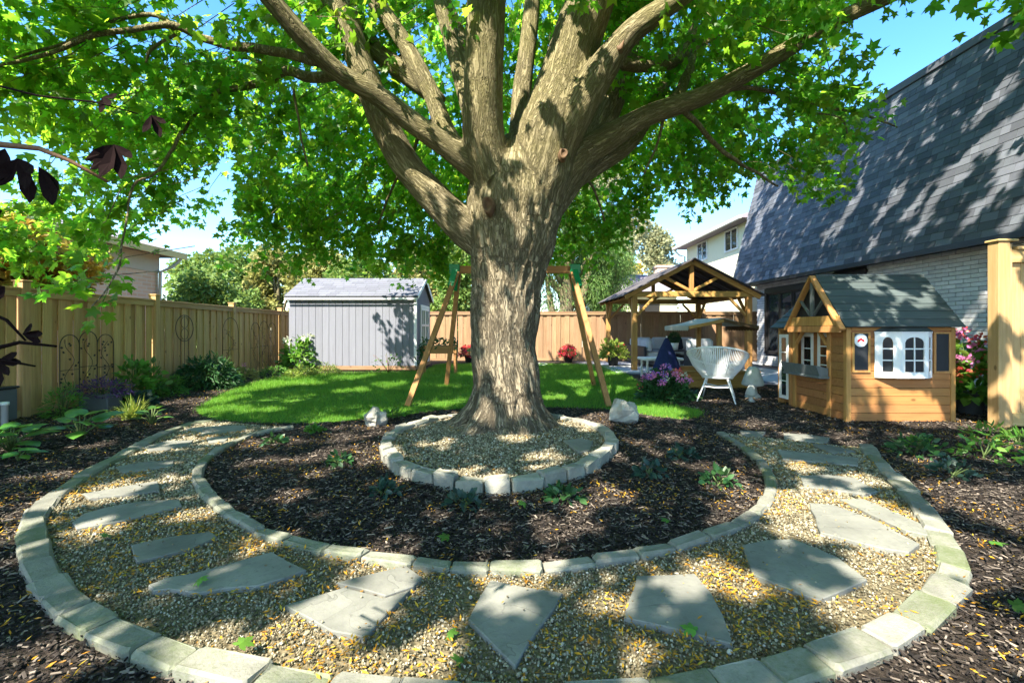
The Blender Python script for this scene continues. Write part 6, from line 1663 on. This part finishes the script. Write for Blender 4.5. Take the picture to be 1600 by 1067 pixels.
for ch_ in pl.children:
    if ch_.name.split('.')[0] in ('foliage', 'stem'): ch_.location = (0, 0, .20)
bush('shrub', 'lime green leafy shrub behind the purple planter', 'shrub', G(152, 622), (.20, .20, .62), 130, .12, 'plant_lime', OVAL, 5)
bush('shrub', 'tall mid green perennial against the fence right of the planter', 'shrub', G(208, 628), (.30, .22, .86), 260, .13, 'plant', OVAL, 7)
bush('shrub', 'slender green perennial beside the fence post', 'shrub', G(238, 622), (.18, .18, .74), 120, .12, 'plant', OVAL, 4)
bush('fern', 'feathery green fern clump left of the purple planter', 'fern', G(98, 652), (.24, .2, .55), 500, .07, 'plant', NARROW, 8)
bush('shrub', 'blue green cabbage leaved plant at the planter foot', 'plant', G(222, 640), (.17, .15, .26), 50, .13, 'plant_blue', HEART, 3)
bush('fern', 'low feathery green clump between fence post and large fern', 'fern', G(262, 618), (.34, .26, .36), 420, .09, 'plant', NARROW, 8)
bush('fern', 'large dark green arching fern bush against the fence', 'fern', G(325, 607), (.62, .48, .78), 1900, .13, 'plant_dark', NARROW, 14, droop=.5)
bush('shrub', 'brighter green arching shoots on the right of the fern bush', 'shrub', G(342, 603), (.45, .35, .62), 700, .13, 'plant', NARROW, 9, droop=.5)
bush('shrub', 'low olive mound under the middle trellis', 'plant', G(382, 594), (.35, .26, .36), 260, .08, 'hedge_olive', OVAL, 5, flowers=[('petal_pink', 2, .05, 12, .5)])
bush('shrub', 'pale leaved low plant at the end of the left bed', 'plant', G(428, 589), (.42, .30, .30), 260, .10, 'plant', NARROW, 5)
bush('hydrangea', 'tall leafy hydrangea with creamy flower heads at the shed corner', 'shrub', G(466, 580), (.58, .42, 1.05), 620, .16, 'plant', OVAL, 9, flowers=[('petal_white', 5, .15, 60, .75)])
bush('shrub', 'golden yellow mound in front of the hydrangea', 'plant', G(470, 589), (.36, .28, .32), 420, .08, 'plant_lime', OVAL, 5)
bush('shrub', 'pale green grassy mound right of the golden one', 'plant', G(511, 586), (.40, .30, .34), 420, .09, 'plant_lime', NARROW, 5)
bush('shrub', 'sparse twiggy shrub in front of the shed wall', 'shrub', G(608, 583), (.55, .3, .62), 90, .08, 'plant', OVAL, 9, stemmat='brown_twig')
# raised planter behind the swing leg
rp = thing('raised_planter', 'wooden raised planter with trailing plants beside the shed door', 'planter', (-2.05, 12.9, 0))
MB().box(-2.55, -1.55, 12.7, 13.1, .58, .80, .01).build('box', M['swing_h'], rp)
for x in (-2.5, -1.6):
    for y in (12.75, 13.05): MB().box(x - .03, x + .03, y - .03, y + .03, 0, .578, .004).build('leg', M['swing'], rp)
n = 420; pp_ = rng.uniform([-2.55, 12.68, .76], [-1.55, 13.12, 1.0], (n, 3)); tr_ = rng.random(n) < .35; pp_[tr_, 1] = 12.66; pp_[tr_, 2] = rng.uniform(.25, .8, tr_.sum()); pp_[tr_, 0] = -2.5 + rng.normal(0, .10, tr_.sum())
v, f = leaf_cloud(pp_, rand_unit(n), rng.uniform(.06, .11, n), OVAL, .3, .4, .8)
link('foliage', mesh_np('foliage', v - np.array([-2.05, 12.9, 0]), f), M['plant_dark'], rp, kind='stuff')
bush('potted_mum', 'pot of red chrysanthemums just left of the maple trunk', 'potted plant', (-1.62, 17.3, .0), (.38, .34, .38), 240, .08, 'plant_dark', OVAL, 5, flowers=[('petal_red', 44, .085, 14, .05)], pot=(.19, .26, 'pot_dark'), group='pots of red chrysanthemums')
bush('potted_mum', 'pot of red chrysanthemums right of the trunk before the back fence', 'potted plant', (2.15, 17.3, .0), (.36, .34, .36), 240, .08, 'plant_dark', OVAL, 5, flowers=[('petal_red', 44, .085, 14, .05)], pot=(.19, .26, 'pot_dark'), group='pots of red chrysanthemums')
bush('potted_croton', 'yellow green leafy plant in a dark pot left of the pavilion', 'potted plant', (3.42, 15.4, .03), (.46, .40, .58), 420, .15, 'plant_lime', OVAL, 8, flowers=[('petal_coral', 8, .06, 10, .3)], pot=(.20, .30, 'pot_dark'))
bush('flower_bush', 'bushy dark green plant with pink and violet blossoms beside the white chair', 'flowers', G(1040, 625), (.50, .40, .56), 1700, .075, 'plant_dark', OVAL, 12,
     flowers=[('petal_pink', 22, .055, 16, .72), ('petal_violet', 16, .05, 14, .66), ('petal_coral', 12, .05, 14, .25), ('petal_white', 8, .045, 12, .6)])
bush('potted_begonia', 'big leaved potted plant with coral red flowers between playhouse and pale post', 'potted plant', (6.80, 6.75, 0), (.44, .34, .90), 330, .17, 'begonia', HEART, 9,
     flowers=[('petal_coral', 22, .085, 20, .25), ('petal_pink', 8, .085, 20, .7)], pot=(.17, .30, 'pot_grey'), droop=.4)
bn = thing('bench', 'grey painted garden bench half hidden behind the playhouse', 'bench', (6.75, 7.8, 0))
MB().box(6.35, 7.35, 7.5, 7.95, .58, .63, .01).build('seat', M['pot_grey'], bn)
for x in (6.4, 7.3): MB().box(x - .03, x + .03, 7.55, 7.9, 0, .579, .005).build('leg', M['pot_grey'], bn)
bush('hosta', 'variegated pale leaved hosta at the foot of the pale post', 'plant', G(1545, 684), (.26, .18, .12), 110, .09, 'plant', NARROW, 3)
bush('hosta', 'second pale hosta cropped by the right picture edge', 'plant', G(1592, 694), (.20, .16, .11), 90, .09, 'plant', NARROW, 3)
# little bedding plants in the mulch
sd_l = [(725, 795, 'plant_blue', 'blue green bedding plant below the front of the tree ring', .13), (600, 775, 'plant_blue', 'dark bedding plant in the mulch left of the blue green one', .11),
        (882, 783, 'plant_dark', 'dark leafy bedding plant below the right of the tree ring', .12), (428, 695, 'plant_dark', 'small bedding plant at the left end of the mulch bed', .11),
        (530, 727, 'plant_dark', 'bedding plant between inner edging and tree ring on the left', .11), (1065, 717, 'plant_blue', 'bluish bedding plant right of the tree ring', .13),
        (1015, 745, 'plant_blue', 'bluish bedding plant halfway along the right mulch bed', .12), (1122, 760, 'plant_dark', 'dark green bedding plant by the inner edging on the right', .14),
        (490, 676, 'plant', 'bright seedling near the lawn edge left of the boulder', .08), (616, 652, 'plant', 'bright green plant right behind the small boulder', .14),
        (1540, 718, 'plant', 'patch of bright groundcover leaves in the right bed', .30), (1430, 712, 'plant_dark', 'dark groundcover patch beside the outer edging on the right', .26),
        (1488, 748, 'plant_blue', 'bluish grey low plant in the right bed', .18), (1432, 700, 'plant', 'small light green plant behind the right groundcover', .12)]
for x, y, mt, lb_, w_ in sd_l:
    bush('bedding_plant', lb_, 'plant', G(x, y), (w_, w_ * .8, w_ * .75), 60 if w_ < .2 else 120, .065, mt, OVAL, 4, group='bedding plants in the mulch')

# ------------------------------------------------------------------ metal trellises on the left fence
def fence_pt(px_): k = (px_ - 800) / F; Y = 6.59 / (-k - .061); return Y
def trellis(label, px0, px1, zt, arches, kind):
    Ya, Yb = fence_pt(px0), fence_pt(px1); L_ = (Yb - Ya)
    t = thing('trellis', label, 'trellis', (-6.59 - .061 * Ya + .14, Ya, 0), R(90) + math.atan(.061))
    m_ = MB(); w_ = L_ / arches; lf = MB(); q_ = random.Random(int(px0))
    if kind == 'oval':
        z0_, z1_ = zt - .56, zt; c_ = (z0_ + z1_) / 2; a_ = L_ / 2; b_ = .28
        E = lambda t_, s_=1: (a_ + math.cos(t_) * a_ * s_, 0, c_ + math.sin(t_) * b_ * s_)
        m_.tube([E(2 * math.pi * i / 28) for i in range(29)], .008, 6, False)
        m_.tube([(a_, 0, z0_ - .55), (a_, 0, z1_)], .006, 6)
        for s_ in (-1, 1):
            for v_ in (-1, 1):
                m_.tube([(a_ + s_ * a_ * .45 * math.sin(u) * (1 - .12 * u / 3), 0, c_ + v_ * b_ * (.45 - .42 * math.cos(u))) for u in [i * .35 for i in range(12)]], .005, 5)
        m_.tube([(a_ * .55, 0, 0.0), (a_ * .55, 0, z0_ + .06)], .005, 5); m_.tube([(a_ * 1.45, 0, 0.0), (a_ * 1.45, 0, z0_ + .06)], .005, 5)
    else:
        for k in range(arches):
            x0_, x1_ = k * w_, (k + 1) * w_; r_ = w_ / 2; zs = zt - r_ - (.05 if (arches == 3 and k != 1) else 0)
            m_.tube([(x0_, 0, 0)] + [(x0_ + r_ - r_ * math.cos(math.pi * i / 12), 0, zs + r_ * math.sin(math.pi * i / 12)) for i in range(13)] + [(x1_, 0, 0)], .007, 6, False)
            m_.tube([(x0_, 0, zs * .62), (x1_, 0, zs * .62)], .005, 5)
            pts = [(x0_ + r_ + math.sin(i * .8 + k) * r_ * .5, 0.004, .1 + (zs - .05) * i / 14) for i in range(15)]
            m_.tube(pts, .0045, 5)
            for i in range(2, 15):
                for s_ in (-1, 1):
                    if q_.random() < .62:
                        c_ = Vector(pts[i]) + Vector((s_ * q_.uniform(.02, .07), -.006, q_.uniform(-.03, .03)))
                        d_ = Vector((s_, 0, q_.uniform(-.2, .8))).normalized() * .055; n_ = Vector((-d_.z, 0, d_.x)) * .38
                        lf.add([c_, c_ + d_ * .5 + n_, c_ + d_, c_ + d_ * .5 - n_], [(0, 1, 2, 3)])
    m_.build('frame', M['iron'], t, True, True)
    if lf.v: lf.build('leaf_ornament', M['iron'], t, local=True, kind='stuff')
trellis('dark metal trellis of three arches with leaf and bird ornaments at the left', 79, 165, 1.22, 3, 'arch')
trellis('oval scrollwork metal trellis stake in the middle of the fence', 264, 292, 1.56, 1, 'oval')
trellis('single arched metal trellis left of the second far post', 339, 364, 1.55, 1, 'arch')
trellis('group of three narrow arched metal trellises near the far end of the fence', 384, 424, 1.50, 3, 'arch')
gb = thing('storage_bin', 'dark grey storage bin against the fence at the left picture edge', 'bin', (-6.75, 6.15, 0))
MB().box(-7.2, -6.84, 5.85, 6.3, .01, .44, .012).build('body', M['pot_grey'], gb)
MB().box(-7.22, -6.82, 5.83, 6.32, .442, .475, .012).build('lid', M['frame_black'], gb)
wp = MB().lathe([(.035, 0), (.035, .30), (.045, .30), (.045, .34), (.03, .34), (.03, .28), (0, .28)], (0, 0, 0), 12).build('drain_pipe', M['white_plastic'], None, True)
wp.location = (-6.38, 5.72, 0); tag(wp, 'short white plastic pipe standing at the left picture edge', 'pipe')
hs = MB().tube([(.85, 16.6, .03), (.95, 16.4, .03), (1.1, 16.55, .03), (1.25, 16.2, .035), (1.2, 15.8, .03), (.8, 15.5, .03), (.4, 15.7, .03)], .014, 6).build('garden_hose', M['white_plastic'], None, True); tag(hs, 'thin pale garden hose on the lawn right of the trunk', 'hose')

# ------------------------------------------------------------------ purple leaved branch close to the camera, its shade painted into the colour
nb_ = thing('overhanging_branch', 'purple leaved twig, shade painted in dark, hanging into view close by at the left', 'branch', (-1.1, 1.05, 1.6))
def near_twig(pts, w_, mat='brown_twig'):
    return MB().tube([P(x, y, Y) for x, y, Y in pts], [w_ * (1 - .6 * i / (len(pts) - 1)) for i in range(len(pts))], 7).build('twig', M[mat], nb_, True)
near_twig([(-60, 214, 1.02), (0, 226, 1.0), (60, 232, 1.0), (110, 252, 1.0), (168, 284, 1.02)], .008)
near_twig([(-60, 520, 1.05), (-10, 545, 1.0), (30, 535, 1.0), (88, 541, 1.0)], .0065, 'shaded_near'); near_twig([(-60, 470, 1.05), (10, 500, 1.0), (40, 532, 1.0)], .005, 'shaded_near')
near_twig([(-60, 560, 1.0), (0, 562, 1.0), (55, 572, 1.0)], .005, 'shaded_near'); near_twig([(-60, 120, 1.1), (60, 150, 1.05), (150, 160, 1.0), (215, 178, 1.0)], .003, 'shaded_near')
def palm(x, y, Y, ang0, spread, n_, L_, seed):
    q_ = random.Random(seed); c_ = P(x, y, Y); m_ = MB()
    for k in range(n_):
        a = ang0 + (k - (n_ - 1) / 2) * spread + q_.uniform(-.1, .1); l_ = L_ * q_.uniform(.75, 1.1) * (1 - .25 * abs(k - (n_ - 1) / 2) / n_)
        d = Vector((math.cos(a), q_.uniform(-.35, .35), math.sin(a))).normalized(); nn = Vector((-d.z, .25, d.x)).normalized() * .16 * l_
        up = Vector((0, -.10 * l_, 0))
        pts = [c_, c_ + d * l_ * .3 + nn * .7, c_ + d * l_ * .65 + nn, c_ + d * l_ * .88 + nn * .45 + up * .4, c_ + d * l_ + up, c_ + d * l_ * .88 - nn * .45 + up * .4, c_ + d * l_ * .65 - nn, c_ + d * l_ * .3 - nn * .7, c_ + d * l_ * .5 + up * -.6]
        m_.add(pts, [(i, (i + 1) % 8, 8) for i in range(8)])
    return m_.build('leaf', M['shaded_near'], nb_)
palm(178, 226, 1.0, R(-95), .50, 5, .085, 1); palm(236, 180, 1.0, R(-65), .6, 3, .05, 2); palm(160, 152, 1.0, R(-40), .8, 3, .045, 3)
palm(28, 248, .98, R(-85), .45, 5, .095, 4); palm(8, 232, 1.0, R(-110), .4, 4, .09, 5); palm(60, 260, .98, R(-60), .3, 2, .10, 6)
palm(35, 522, 1.0, R(5), .5, 3, .06, 7); palm(-6, 566, 1.0, R(-20), .5, 4, .07, 8); palm(8, 448, 1.05, R(-150), .5, 3, .05, 9); palm(4, 330, 1.05, R(180), .5, 3, .06, 10)

# ------------------------------------------------------------------ fallen green maple leaves
fl_me = bpy.data.meshes.new('fallen_leaf'); fl_me.from_pydata([tuple(v) for v in MAPLE_FINE[0] * [1, 1, .8]], [], [tuple(f) for f in MAPLE_FINE[1]]); fl_me.update(); fl_me.materials.append(M['plant'])
for k, (x, y, s_, z_, lb_) in enumerate([(372, 1008, .11, .085, 'green maple leaf lying on the front left edging stones'), (712, 1032, .10, .035, 'small green maple leaf on gravel near the front edge'),
        (705, 982, .09, .035, 'green maple leaf on gravel left of the pointed flagstone'), (316, 900, .10, .065, 'curled maple leaf on the long grey flagstone at the left'),
        (168, 838, .11, .035, 'green maple leaf on gravel at the left of the path'), (702, 838, .11, .035, 'green maple leaf on the mulch above the inner edging'),
        (1046, 814, .10, .035, 'green maple leaf on the mulch near the right inner edging'), (820, 784, .13, .035, 'green maple leaf on the mulch below the tree ring'),
        (1088, 985, .10, .05, 'green maple leaf at the tip of the right front flagstone'), (1545, 845, .12, .035, 'green maple leaf on the mulch in the right bed'),
        (1580, 945, .12, .035, 'green maple leaf on the mulch near the lower right corner'), (735, 775, .10, .035, 'upright green leaf beside the blue green bedding plant')]):
    o = bpy.data.objects.new('fallen_leaf', fl_me); COL.objects.link(o); p = G(x, y, z_)
    s_ *= .68; o.location = p; o.scale = (s_ * .9, s_, s_ * 1.8); o.rotation_euler = (random.uniform(-.3, .3), random.uniform(-.5, .5), random.uniform(0, 6.28)); tag(o, lb_, 'fallen leaf', 'fallen green maple leaves')
